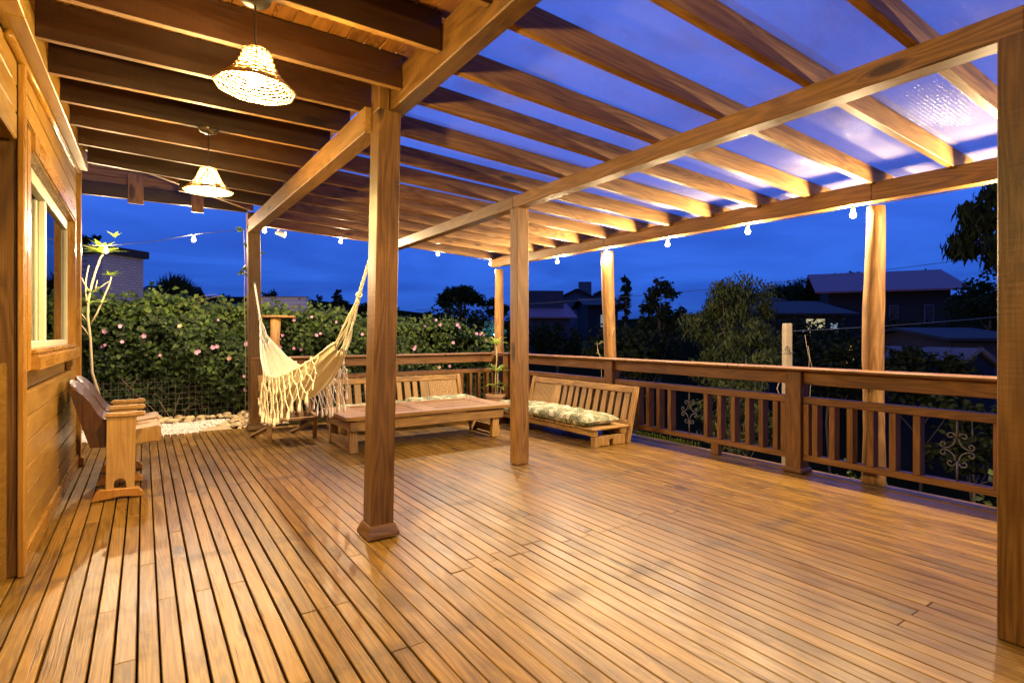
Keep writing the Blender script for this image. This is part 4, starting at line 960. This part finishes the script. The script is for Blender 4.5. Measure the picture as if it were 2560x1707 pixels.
# ------------------------------------------------------------------ lamps
def pendant(loc, label, tilt):
    t = thing('pendant_lamp', loc, label, 'pendant lamp', 'woven pendant lamps under the veranda ceiling')
    L = Vector(loc); zc = lz(loc[0], loc[1]) - .001
    m = MB(); m.lathe([(.001, zc), (.066, zc), (.068, zc - .012), (.060, zc - .028), (.034, zc - .038), (.004, zc - .042)], 28, (L.x, L.y, 0), cap=True); m.build('canopy', M['metal'], t, smooth=True)
    m = MB(); m.tube([(L.x, L.y, zc - .04), (L.x, L.y, L.z + .15)], .0045, 6); m.build('cord', M['cord'], t, smooth=True)
    m = MB(); m.lathe([(.008, .185), (.016, .175), (.017, .09), (.013, .085)], 14, (L.x, L.y, L.z), cap=True); m.build('socket', M['cord'], t, smooth=True)
    rot = Matrix.Rotation(tilt, 3, 'Y')
    prof = [(.054, .165), (.060, .148), (.067, .126), (.078, .100), (.092, .074), (.110, .049), (.132, .026), (.151, .008), (.164, -.002)]
    def pr(s):
        s *= len(prof) - 1; i = min(int(s), len(prof) - 2); f = s - i
        return prof[i][0] + (prof[i + 1][0] - prof[i][0]) * f, prof[i][1] + (prof[i + 1][1] - prof[i][1]) * f
    m = MB(); nh = 18; nr = 18
    for h in range(nh):
        r, z = pr(h / (nh - 1)); pts = []
        for j in range(nr * 3 + 1):
            a = 2 * PI * j / (nr * 3); w = .0032 * math.cos(nr * a / 2 + (h % 2) * PI)
            pts.append(L + rot @ Vector(((r + w) * math.cos(a), (r + w) * math.sin(a), z)))
        m.tube(pts, .0031 if h < nh - 1 else .0052, 5, cap=False)
    for j in range(nr):
        a = 2 * PI * j / nr; m.tube([L + rot @ Vector((pr(s / 16)[0] * math.cos(a), pr(s / 16)[0] * math.sin(a), pr(s / 16)[1])) for s in range(17)], .0026, 5)
    m.lathe([(.012, .166), (.054, .166), (.056, .163), (.012, .162)], 22, L)
    m.build('shade', M['rattan'], t, smooth=True)
    m = MB(); c = L + Vector((0, 0, .046)); n = 12
    m.lathe([(.0005, -.04)] + [(.04 * math.sin(PI * k / n), -.04 * math.cos(PI * k / n)) for k in range(1, n)] + [(.0005, .04)], 16, c); m.build('bulb', M['pbulb'], t, smooth=True); lamp(t, c, (1.0, .67, .22), PEND_I, .044)
    return t
pendant((.415, 2.68, 2.405), 'bell shaped woven lamp hanging nearest the camera, top centre left', .05)
pendant((.40, 4.66, 2.375), 'bell shaped woven lamp hanging farther back, in front of the gable', .0)
pendant((.40, .70, 2.40), 'bell shaped woven lamp hanging above and behind the viewer', .0)
def bulb(p, label, up=.05):
    p = Vector(p); t = thing('garland_bulb', p, label, 'light bulb', 'bare bulbs strung round the pergola')
    m = MB(); n = 10; m.lathe([(.0005, -.027)] + [(.027 * math.sin(PI * k / n), -.027 * math.cos(PI * k / n)) for k in range(1, n)] + [(.0005, .027)], 14, p); m.build('bulb', M['bulb'], t, smooth=True); lamp(t, p, (1.0, .72, .38), EAVE_I, .031)
    m = MB(); m.lathe([(.006, .075), (.015, .07), (.016, .03), (.013, .028)], 12, p, cap=True); m.build('socket', M['white'], t, smooth=True)
EB = [(5.25, 6.57), (5.25, 5.50), (5.25, 4.445), (5.25, 3.385), (5.25, 2.36), (5.25, 1.30), (5.25, .2), (5.25, -.95)]
names = ['second bulb along the eave beam from the far corner post', 'bulb glowing against the head of the second round post on the eave', 'bulb on the eave beam just right of the second round post', 'bulb on the eave beam above the bushy lit tree',
         'bulb on the eave beam just left of the nearest round post', 'bulb on the eave beam hidden behind the big near post', 'bulb on the eave beam to the right out of the picture', 'last bulb on the eave beam far out to the right']
pts = []
for (x, y), l in zip(EB, names):
    bulb((x, y, ez(y) - .085), l); pts.append((x, y, ez(y) - .006))
FB = [((5.30, 8.60, 2.60), 'bulb at the far corner beside the glowing beam end'), ((4.208, 8.55, 2.686), 'bulb on the far roof edge between the two middle posts'), ((2.54, 8.55, 2.748), 'bulb on the far roof edge above the hammock'),
      ((1.444, 8.55, 2.794), 'bulb beside the far left square post next to a small spotlight'), ((.57, 8.70, 2.604), 'bulb hanging in the open sky on the loose wire'), ((-.40, 8.70, 2.368), 'lowest bulb on the loose wire, in front of the young frangipani')]
for p, l in FB: bulb(p, l)
m = MB()
path = [(5.25, -1.2, ez(-1.2) - .006)] + pts[::-1] + [(5.25, 8.44, 2.66)] + [(x, y, z + .075) for (x, y, z), _ in FB[:4]]
fine = []
for a, b in zip(path, path[1:]):
    a = Vector(a); b = Vector(b)
    for k in range(6): fine.append(a.lerp(b, k / 6) - Vector((0, 0, .018 * math.sin(PI * k / 6))))
fine.append(Vector(path[-1])); m.tube(fine, .004, 5)
m.tube([(1.44, 8.55, 2.86), (1.15, 8.5, 2.78), (.57, 8.70, 2.68), (.1, 8.7, 2.535), (-.40, 8.70, 2.44), (-1.2, 8.7, 2.39), (-2.2, 8.7, 2.42)], .004, 5)
tag(m.build('light_cable', M['cable'], smooth=True), 'thin black cable carrying the bulbs along the roof edge and out to the left', 'cable')
sp = thing('spotlight', (1.60, 8.30, 2.74), 'small white spotlight on a bracket under the far left roof corner', 'spotlight')
m = MB(); m.beam((1.60, 8.33, 2.80), (1.60, 8.28, 2.74), .025, .025); m.build('bracket', M['white'], sp, bevel=.003)
m = MB(); m.tube([(1.55, 8.28, 2.745), (1.66, 8.22, 2.715)], [.028, .045], 14); m.build('head', M['white'], sp, smooth=False)
# ------------------------------------------------------------------ beyond the deck: neighbours' houses, trees, wires
def gz(p): return height(p.x, p.y)
def house(label, x0, x1, yb, ye, yr, D, dm, yaw, wall, roof, kind='far_house', ridge='u', over=.5, rise=None, windows=(), doors=(), chim=None, cat='house'):
    # x0..x1 front width, yb base, ye eaves, yr ridge read at distance D; dm = depth in metres
    a = dep(x0, yb, D); b = dep(x1, yb, D); c = (a + b) / 2; W = (b - a).length; zb = min(a.z, height(c.x, c.y)) - .3
    ze = dep(x0, ye, D).z; zr = dep(x0, yr, D + (dm / 2 if ridge == 'u' else 0)).z
    rot = Matrix.Rotation(yaw, 3, 'Z'); U = rot @ RT; V = rot @ FW; Z = Vector((0, 0, 1)); o = Vector((c.x, c.y, 0)); t = thing(kind, (c.x, c.y, zb), label, cat)
    def P(u, v, z): return o + U * u + V * v + Z * z
    m = MB(); m.frame(P(0, dm / 2, (zb + ze) / 2), [U, V, Z], (W / 2, dm / 2, (ze - zb) / 2), 1.0)
    if ridge == 'u' and zr > ze:
        for s in (-1, 1): m.add([P(s * W / 2, 0, ze), P(s * W / 2, dm, ze), P(s * W / 2, dm / 2, zr), P(s * (W / 2 - .2), 0, ze), P(s * (W / 2 - .2), dm, ze), P(s * (W / 2 - .2), dm / 2, zr)], [(0, 1, 2), (3, 5, 4), (0, 2, 5, 3), (1, 4, 5, 2)], tone=1.0)
    elif ridge == 'v' and zr > ze:
        m.add([P(-W / 2, 0, ze), P(W / 2, 0, ze), P(0, 0, zr), P(-W / 2, .2, ze), P(W / 2, .2, ze), P(0, .2, zr)], [(0, 1, 2), (3, 5, 4), (0, 2, 5, 3), (1, 4, 5, 2)], tone=1.0)
    m.build('wall', wall, t)
    m = MB(); th = .10
    def slab(p, q, r, s):
        n = (q - p).cross(s - p).normalized(); n = n if n.z > 0 else -n
        m.add([p, q, r, s, p + n * th, q + n * th, r + n * th, s + n * th], [(0, 1, 2, 3), (4, 5, 6, 7), (0, 1, 5, 4), (1, 2, 6, 5), (2, 3, 7, 6), (3, 0, 4, 7)], tone=1.0)
    k = over
    if ridge == 'flat': m.frame(P(0, dm / 2, ze + .12), [U, V, Z], (W / 2 + k, dm / 2 + k, .12), 1.0)
    elif ridge == 'u':
        sl = (zr - ze) / (dm / 2)
        slab(P(-W / 2 - k, -k, ze - sl * k), P(W / 2 + k, -k, ze - sl * k), P(W / 2 + k, dm / 2, zr), P(-W / 2 - k, dm / 2, zr)); slab(P(-W / 2 - k, dm + k, ze - sl * k), P(W / 2 + k, dm + k, ze - sl * k), P(W / 2 + k, dm / 2, zr), P(-W / 2 - k, dm / 2, zr))
    else:
        sl = (zr - ze) / (W / 2)
        slab(P(-W / 2 - k, -k, ze - sl * k), P(0, -k, zr), P(0, dm + k, zr), P(-W / 2 - k, dm + k, ze - sl * k)); slab(P(W / 2 + k, -k, ze - sl * k), P(0, -k, zr), P(0, dm + k, zr), P(W / 2 + k, dm + k, ze - sl * k))
    rf = m.build('roof', roof, t)
    if chim:
        m = MB(); u = (chim[0] - .5) * W; m.frame(P(u, dm / 2, zr + chim[2] / 2 - .3), [U, V, Z], (chim[1] / 2, chim[1] / 2, chim[2] / 2 + .3), 1.0); m.build('tank_house', wall, rf)
    for w in windows:                               # (u0,u1,z0,z1 as shares, glow)
        m = MB(); u0, u1 = (w[0] - .5) * W, (w[1] - .5) * W; z0, z1 = zb + (ze - zb) * w[2], zb + (ze - zb) * w[3]
        m.frame(P((u0 + u1) / 2, -.02, (z0 + z1) / 2), [U, V, Z], ((u1 - u0) / 2, .03, (z1 - z0) / 2), 1.0); wn = m.build('window', M[w[4]], t)
        if len(w) > 5:
            m = MB(); f = .045
            for a_, b_, c_, d_ in ((u0 - f, u0, z0 - f, z1 + f), (u1, u1 + f, z0 - f, z1 + f), (u0, u1, z1, z1 + f), (u0, u1, z0 - f, z0)): m.frame(P((a_ + b_) / 2, -.04, (c_ + d_) / 2), [U, V, Z], ((b_ - a_) / 2, .05, (d_ - c_) / 2), 1.0)
            m.build('frame', M['wallp'], wn)
    return t
M['lit_w'] = emit('lit_room_white', (1.0, .86, .52), .5); M['lit_c'] = emit('lit_room_cyan', (.25, .85, 1.0), .8); M['lit_y'] = emit('lit_room_amber', (1.0, .62, .12), .55); M['lit_b'] = emit('lit_room_blue', (.55, .75, 1.0), .35)
# left side
house('narrow brick outbuilding with a thin flat roof behind the hedge at far left', 150, 268, 790, 634, 634, 17.5, 1.45, -.25, M['brickp'], M['roofd'], kind='brick_building', ridge='flat', over=.12, cat='building', windows=((.35, .60, .25, .70, 'dark'), (.62, .93, .15, .60, 'wallg')))
house('low shed with a dark sloping roof right of the narrow brick outbuilding', 352, 440, 790, 752, 722, 21, 4, .3, M['wallk'], M['roofd'], kind='shed', over=.3, cat='shed')
m = MB(); a = dep(527, 790, 24); b = dep(590, 790, 24); c = (a + b) / 2; t = thing('tarp_tank', (c.x, c.y, -.1), 'flat turquoise tank top showing just above the hedge', 'tank')
m.frame(Vector((c.x, c.y, 1.25)) + FW * .5, [RT, FW, Vector((0, 0, 1))], ((b - a).length / 2, .6, 1.36), 1.0); m.build('tank', M['teal'], t, bevel=.04)
m = MB(); m.frame(Vector((c.x, c.y, 2.62)) + FW * .5, [RT, FW, Vector((0, 0, 1))], ((b - a).length / 2 + .05, .66, .03), 1.0); m.build('rim', M['teal'], t)
m = MB(); a = dep(652, 800, 20); b = dep(768, 800, 20); c = (a + b) / 2; t = thing('block_wall', (c.x, c.y, 0), 'square end of a cream block wall rising above the hedge behind the hammock', 'wall')
m.frame(Vector((c.x, c.y, 1.28)), [RT, FW, Vector((0, 0, 1))], ((b - a).length / 2, .12, 1.37), 1.0); m.build('blockwork', M['brick2'], t)
m = MB(); m.frame(Vector((c.x, c.y, 2.67)), [RT, FW, Vector((0, 0, 1))], ((b - a).length / 2 + .03, .15, .02), 1.0); m.build('coping', M['concrete'], t)
# hillside houses, centre
house('two storey house with a broad mauve roof right of the middle post', 1328, 1424, 850, 791, 762, 40, 7, .10, M['wallg'], M['roofw'], over=.5, windows=((.12, .24, .45, .72, 'dark'), (.5, .70, .45, .75, 'dark'), (.80, .93, .45, .70, 'dark'), (.2, .4, .02, .30, 'dark'), (.6, .75, .02, .30, 'dark')), chim=(.45, 3.0, 1.0))
house('boxy pale house with a wide gable on the hilltop behind the mauve roofed house', 1404, 1480, 775, 742, 724, 62, 8, -.1, M['wallp'], M['roofd'], ridge='v', over=.6, chim=(.8, 1.5, 1.2), windows=((.12, .25, .4, .7, 'dark'),))
house('long low roof of a half hidden house at the left of the hilltop', 1320, 1395, 775, 758, 749, 60, 6, .0, M['wallg'], M['roofd'], over=.5)
house('dark house with two lit panes seen against the second round post', 1470, 1545, 805, 762, 748, 50, 6, .05, M['wallk'], M['roofd'], over=.5, windows=((.42, .50, .52, .78, 'lit_b'), (.53, .62, .40, .85, 'lit_b')))
house('square grey flat roofed block on the hill left of the second round post', 1502, 1530, 770, 732, 732, 66, 5, .0, M['wallg'], M['roofd'], ridge='flat', over=.2)
# right
house('low house with lamp lit rooms left of the nearest round post', 1905, 2112, 822, 783, 757, 27, 6, .05, M['wallk'], M['roofd'], over=.5, windows=((.49, .51, .70, .84, 'lit_b'), (.535, .61, .48, .93, 'lit_w'), (.62, .76, .80, .93, 'lit_w'), (.64, .72, .62, .69, 'lit_b'), (.84, .92, .80, .88, 'lit_b'), (.895, .935, .45, .78, 'lit_b')))
house('small house with a cyan lit porch behind the bushy lit tree', 1885, 1945, 790, 752, 744, 34, 5, .0, M['wallk'], M['roofd'], over=.4, windows=((.55, .98, .52, .92, 'lit_c'),))
house('big dark timber house with mauve tin roof behind the nearest round post', 2090, 2346, 850, 722, 686, 30, 9, -.42, M['wallk'], M['roofw'], over=.7, windows=((.52, .58, .62, .80, 'dark', 1), (.80, .86, .60, .80, 'dark', 1), (.79, .82, .20, .34, 'lit_y'), (.55, .565, .22, .36, 'lit_c'), (.14, .22, .08, .36, 'lit_y')))
house('low bluish cottage with tiled roof beside the big near post', 2375, 2530, 905, 848, 826, 17, 4, .0, M['wallg'], M['roofd'], over=.4, windows=((.05, .22, .1, .8, 'tealw'), (.46, .52, .25, .95, 'wallp'), (.82, .88, .25, .95, 'wallp'))) if M.setdefault('tealw', plain('teal_wall', (.03, .14, .15), .8)) else None
house('tiny gabled shed roof of tiles in front of the low bluish cottage', 2400, 2490, 935, 912, 878, 13.5, 3, .1, M['dark'], M['wallp'], kind='shed', ridge='v', over=.1, cat='shed')
# ---- trees
def tree(name, label, px0, px1, ytop, ybot, D, n, L_, mat='leafd', shape='round', clumps=22, droop=.2, group=None, trunk=.10, lean=0, gap=.55, seed=None):
    rr = random.Random(seed if seed is not None else int(px0 * 7 + D)); a = dep(px0, ybot, D); b = dep(px1, ybot, D); W = (b - a).length; c = (a + b) / 2; zt = dep(px0, ytop, D).z; zb = dep(px0, ybot, D).z; g0 = height(c.x, c.y); g0 = min(g0, zb)
    t = thing(name, (c.x, c.y, g0), label, 'tree' if 'bush' not in name else 'bush', group); H = zt - zb; cs = []
    for k in range(clumps):
        for _ in range(30):
            u, v, w = rr.uniform(-1, 1), rr.uniform(-1, 1), rr.uniform(-1, 1)
            if u * u + v * v + w * w <= 1: break
        q = .40 if shape == 'umbrella' else 1.0
        r = rr.uniform(.18, .42) * (W / 2 if shape != 'spike' else W / 3)
        if shape == 'umbrella': zz = zb + H * (.70 + .24 * w - .34 * (u * u)); r *= .8
        elif shape == 'cone': zz = zb + H * (.5 + .5 * w); f = 1.05 - .8 * (zz - zb) / H; u *= f; v *= f
        elif shape == 'tower': zz = zb + H * (.5 + .47 * w); f = .75 + .35 * math.sin(PI * (zz - zb) / H); u *= f; v *= f
        else: zz = zb + H * (.5 + .46 * w)
        cs.append((Vector((c.x, c.y, zz)) + RT * u * W / 2 * .82 + FW * v * W / 2 * .82, r))
    m = MB(); per = max(1, n // clumps)
    if shape == 'spike':
        for k in range(n):
            p = Vector((c.x, c.y, 0)) + RT * rr.gauss(0, W * .22) + FW * rr.gauss(0, W * .2); z0 = zb + rr.random() * H * .7; e = abs(((p - c).dot(RT)) / (W / 2)); z0 = zb + (z0 - zb) * (1 - .5 * e)
            p.z = z0; d = Vector((rr.uniform(-.4, .4), rr.uniform(-.4, .4), 1)) + RT * ((p - c).dot(RT) * .25); m.leaf(p, d, FW * -1, L_ * rr.uniform(.6, 1.3) * min(1, (zt - z0) / L_), L_ * .055, .05, rr.uniform(.4, 1.4))
    else:
        for p, r in cs:
            for k in range(per):
                d = Vector((rr.gauss(0, 1), rr.gauss(0, 1), rr.gauss(0, 1))).normalized(); s = r * (rr.random() ** .45); q = p + Vector((d.x, d.y, d.z * (.6 if shape == 'umbrella' else .85))) * s
                ld = Vector((rr.uniform(-1, 1), rr.uniform(-1, 1), rr.uniform(-.8, .8) - droop * 2)); w = .62 if mat != 'leafe' and name != 'hanging_pine' else .3
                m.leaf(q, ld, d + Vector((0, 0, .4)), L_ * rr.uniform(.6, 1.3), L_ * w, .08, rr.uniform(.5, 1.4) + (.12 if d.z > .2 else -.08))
    m.build('crown', M[mat], t)
    m = MB(); top = Vector((c.x, c.y, zb + H * .62)) + RT * lean; base = Vector((c.x, c.y, g0 - .1))
    m.tube([base, base.lerp(top, .5) + RT * .06 * W * rr.uniform(-1, 1), top], [trunk, trunk * .7, trunk * .35], 8)
    for p, r in cs[:9]:
        s = base.lerp(top, rr.uniform(.35, .9)); md = s.lerp(p, .5) + Vector((0, 0, -.06 * W)); m.tube([s, md, p], [trunk * .4, trunk * .25, trunk * .08], 5)
    m.build('trunk', M['bark'], t, smooth=True); return t
G = 'trees beyond the deck'
tree('tree', 'bushy lit tree with drooping leaves just outside the long railing', 1700, 1945, 655, 1010, 11.5, 11000, .125, 'leafe', 'tower', 46, .55, None, .05, seed=5)
tree('bush', 'low drooping bush under the bushy lit tree, against the utility post', 1770, 1960, 800, 1030, 10.2, 1500, .15, 'leafe', 'round', 22, .5, None, .04)
tree('dark_tree', 'dark spiky clump of bamboo left of the far left square post', 395, 482, 684, 775, 22, 1900, .55, 'leafd', 'spike', 10, 0, G)
tree('dark_tree', 'low round dark tree right of the bamboo clump', 478, 532, 742, 790, 26, 700, .16, 'leafd', 'round', 14, .1, G)
tree('dark_tree', 'taller round dark tree right above the turquoise tank', 530, 592, 733, 790, 27, 900, .16, 'leafd', 'round', 16, .1, G)
tree('dark_tree', 'small tuft of tree top over the block wall', 655, 700, 726, 760, 29, 300, .16, 'leafd', 'round', 9, 0, G)
tree('dark_tree', 'sparse windblown tree right of the block wall, left of its twin', 770, 812, 722, 800, 30, 330, .17, 'leafd', 'round', 15, .1, G, gap=.3)
tree('dark_tree', 'sparse tree with a flat tuft on top near the hammock rope', 812, 872, 717, 800, 30, 520, .17, 'leafd', 'umbrella', 16, .1, G)
tree('dark_tree', 'dark scrub tree half hidden by the near square post', 880, 1010, 755, 815, 30, 1100, .2, 'leafd', 'round', 20, .1, G)
tree('umbrella_tree', 'large umbrella shaped tree on the skyline between the two middle posts', 1085, 1222, 711, 800, 32, 5000, .20, 'leafd', 'umbrella', 60, 0, G, .16)
tree('dark_tree', 'smaller round topped tree right beside the umbrella shaped tree', 1210, 1275, 733, 800, 32, 1300, .19, 'leafd', 'round', 18, 0, G)
tree('dark_tree', 'broad dark thicket under the umbrella shaped tree', 1020, 1290, 768, 880, 25, 2600, .22, 'leafd', 'round', 36, .1, G)
tree('lit_shrub', 'tree glowing turquoise from a lamp, left of the far corner post', 1206, 1262, 790, 870, 20, 1500, .12, 'leafc', 'round', 20, .1, None, .05) if M.setdefault('leafc', leafmat('shiny_leaf', (.06, .09, .07), (.20, .24, .19), trans=.4)) else None
p = dep(1238, 838, 18.9); t = thing('garden_lamp', p, 'small turquoise garden lamp shining into the tree near the far corner', 'lamp'); m = MB(); m.lathe([(.001, -.05), (.05, -.03), (.05, .03), (.001, .05)], 12, p); m.build('lens', emit('turquoise_lamp', (.08, .85, 1.0), 650), t)
m = MB(); m.tube([(p.x, p.y, p.z - .05), (p.x, p.y, height(p.x, p.y) - .1)], .02, 6); m.build('stake', M['cable'], t)
tree('dark_tree', 'thin dark tree tops right of the second round post', 1538, 1590, 686, 800, 28, 700, .2, 'leafd', 'cone', 16, 0, G)
tree('dark_tree', 'wide dark tree left of the bushy lit tree', 1585, 1712, 690, 900, 21, 2600, .2, 'leafd', 'tower', 34, .1, G)
tree('dark_tree', 'dark undergrowth in the dip left of the bushy lit tree', 1440, 1720, 800, 960, 17, 2200, .2, 'leafd', 'round', 34, .1, G)
for i, (x0, x1, y) in enumerate(((1925, 1975, 700), (1968, 2015, 688), (2008, 2060, 694))): tree('dark_tree', ['feathery dark tree top nearest the bushy lit tree, leftmost of three', 'feathery dark tree top, middle of three right of the bushy lit tree', 'feathery dark tree top, third right of the bushy lit tree'][i], x0 - 6, x1 + 6, y, 790, 46, 420, 1.1, 'leafd', 'spike', 10, 0, G)
tree('dark_tree', 'broad domed dark tree left of the nearest round post', 2040, 2180, 674, 790, 42, 2400, .28, 'leafd', 'round', 30, 0, G)
tree('dark_tree', 'low dark hillside thicket behind the lamp lit house', 1880, 2100, 716, 815, 38, 3600, .28, 'leafd', 'round', 30, 0, G)
tree('dark_tree', 'small tree top peeping over the big mauve tin roof', 2222, 2268, 680, 740, 44, 500, .25, 'leafd', 'round', 12, 0, G)
tree('dark_tree', 'thin twiggy tree behind the gable of the big dark timber house', 2302, 2335, 664, 740, 44, 260, .22, 'leafd', 'cone', 12, 0, G)
tree('dark_tree', 'wide dark tree right of the big dark timber house', 2352, 2600, 684, 900, 21, 3200, .22, 'leafd', 'round', 44, .1, G)
tree('hanging_pine', 'dark drooping pine boughs against the sky at the upper right', 2395, 2640, 440, 690, 12, 4200, .26, 'leafd', 'tower', 26, .9, G, .12)
tree('dark_bush', 'dark bush mass below the lamp lit house, behind the utility post', 1955, 2200, 838, 985, 14, 2000, .16, 'leafd', 'round', 34, .1, None, .04)
tree('dark_bush', 'dark bush mass right of the nearest round post, above the railing', 2180, 2420, 860, 1010, 12.5, 2000, .16, 'leafd', 'round', 34, .1, None, .04)
tree('dark_bush', 'undergrowth seen through the balusters below the big near post side', 2300, 2560, 960, 1200, 8.5, 1300, .12, 'leafd', 'round', 26, .1, None, .03)
tree('dark_bush', 'undergrowth seen through the balusters of the middle bay', 1720, 1960, 960, 1130, 9.2, 1300, .12, 'leafe', 'round', 26, .3, None, .03)
tree('dark_tree', 'small dark foliage showing over the narrow brick outbuilding', 196, 246, 583, 640, 24, 420, .2, 'leafd', 'round', 12, 0, G)
tree('dark_bush', 'dark bushes below the windows of the lamp lit house', 1890, 2130, 806, 900, 22, 2200, .2, 'leafd', 'round', 34, .1, None, .04)
tree('dark_bush', 'dark bushes at the foot of the big dark timber house', 2150, 2400, 802, 900, 23, 2200, .2, 'leafd', 'round', 34, .1, None, .04)
tree('dark_tree', 'dark slope thicket under the mauve roofed pale house', 1310, 1470, 806, 900, 30, 2400, .22, 'leafd', 'round', 34, .1, G)
# ---- utility post and wires
u = dep(1968, 900, 7.0); t = thing('utility_post', (u.x, u.y, height(u.x, u.y)), 'stubby pale concrete post with an iron hook just outside the railing', 'post')
m = MB(); m.beam((u.x, u.y, height(u.x, u.y) - .2), (u.x, u.y, 1.448), .115, .115, up=(RT.x, RT.y, 0), taper=.82); m.build('shaft', M['concrete'], t, bevel=.012)
f = -Vector((u.x, u.y, 0)).normalized(); s = Vector((f.y, -f.x, 0)); c0 = Vector((u.x, u.y, 0)) + f * .075
m = MB(); m.tube([c0 - s * .022 + Vector((0, 0, 1.085)), c0 - s * .022 + Vector((0, 0, 1.13)), c0 - s * .014 + Vector((0, 0, 1.152)), c0 + Vector((0, 0, 1.16)), c0 + s * .014 + Vector((0, 0, 1.152)), c0 + s * .022 + Vector((0, 0, 1.13)), c0 + s * .022 + Vector((0, 0, 1.10))], .006, 7); m.build('hook', M['iron'], t, smooth=True)
m = MB(); m.tube([Vector((u.x, u.y, 1.075)) + Vector((math.cos(a), math.sin(a), 0)) * .078 for a in [i * 2 * PI / 16 for i in range(17)]], .004, 5); m.build('tie_wire', M['metal'], t, smooth=True)
m = MB()
for k, (dx, top) in enumerate(((.20, 1.30), (.235, 1.16))):
    b_ = Vector((u.x, u.y, 0)) - s * dx; m.tube([b_ + Vector((0, 0, top)), b_ - s * .02 + Vector((0, 0, top - .15)), b_ - s * .05 + Vector((0, 0, top - .3)), b_ - s * .03 + Vector((0, 0, .7)), b_ + Vector((0, 0, .2)), Vector((u.x, u.y, -.3))], .0032, 5)
m.tube([c0 + s * .04 + Vector((0, 0, .72)), c0 + s * .09 + Vector((0, 0, .70)), c0 + s * .115 + Vector((0, 0, .62)), c0 + s * .09 + Vector((0, 0, .53)), c0 + s * .03 + Vector((0, 0, .49))], .006, 6)
m.build('loose_wire', M['concrete'], t, smooth=True)
def wire(a, b, sag, label, r=.008):
    a = Vector(a); b = Vector(b); m = MB(); m.tube([a.lerp(b, k / 24) - Vector((0, 0, sag * 4 * (k / 24) * (1 - k / 24))) for k in range(25)], r, 5); tag(m.build('power_line', M['wire']), label, 'power line')
M['wire'] = plain('grey_wire', (.16, .15, .14), .5)
wire(dep(1040, 775, 26), dep(2700, 610, 20), .35, 'thin power line crossing the sky from the umbrella shaped tree up to the right', .011)
wire(dep(1975, 828, 9), dep(2700, 770, 12), .05, 'thin power line running right from the utility post past the nearest round post', .006)
# ------------------------------------------------------------------ sky, camera, render
def world():
    w = bpy.data.worlds.new('World'); bpy.context.scene.world = w; w.use_nodes = True; nt = w.node_tree; nt.nodes.clear(); N = NT(nt)
    tc = N.n('ShaderNodeTexCoord').outputs['Generated']; g = N.sep(tc)
    sk = N.n('ShaderNodeTexSky', sky_type='NISHITA', sun_disc=False); sk.sun_elevation = math.radians(-4); sk.sun_rotation = math.radians(214)
    q = N.m('ADD', N.m('MAXIMUM', g[2], 0.0), .10)
    cl = N.noise(N.vec(N.m('DIVIDE', g[0], q), N.m('DIVIDE', g[1], q), N.m('MULTIPLY', g[2], 3)), .55, 6.0, .55, .6)
    base = N.ramp(N.m('MULTIPLY_ADD', g[2], .5, .5), (.48, (.004, .008, .06)), (.505, (.012, .045, .24)), (.55, (.020, .085, .46)), (.62, (.032, .115, .62)), (.80, (.050, .135, .66)), (1.0, (.05, .12, .60)))
    f = N.rng(cl,   .30, .72, .70, 1.25)
    c = N.mix(1.0, base, N.vec(f, f, N.m('POWER', f, .75)), 'MULTIPLY')
    c = N.mix(1.0, c, N.mix(1.0, sk.outputs[0], (.05, .05, .05), 'MULTIPLY'), 'ADD')
    b = N.n('ShaderNodeBackground'); N.set(b.inputs[0], c); b.inputs[1].default_value = SKY
    nt.links.new(b.outputs[0], N.n('ShaderNodeOutputWorld').inputs[0])
SKY = 1.5
world()
cam = bpy.data.cameras.new('Camera'); co = bpy.data.objects.new('Camera', cam); C.objects.link(co)
co.location = (0, 0, EYE); co.rotation_euler = (PI / 2, 0, -TH); cam.sensor_width = 36; cam.lens = F_ / 2560 * 36; cam.shift_y = -16.5 / 2560; cam.clip_end = 2000; cam.clip_start = .05
sc = bpy.context.scene; sc.camera = co
sc.view_settings.view_transform = 'Standard'; sc.view_settings.look = 'None'; sc.view_settings.exposure = 0; sc.view_settings.gamma = 1
sc.cycles.use_denoising = True
try: sc.cycles.denoiser = 'OPENIMAGEDENOISE'
except Exception: pass
sc.cycles.max_bounces = 7; sc.cycles.diffuse_bounces = 4; sc.cycles.glossy_bounces = 3; sc.cycles.transparent_max_bounces = 12; sc.cycles.sample_clamp_indirect = 4.0
sc.cycles.caustics_reflective = False; sc.cycles.caustics_refractive = False
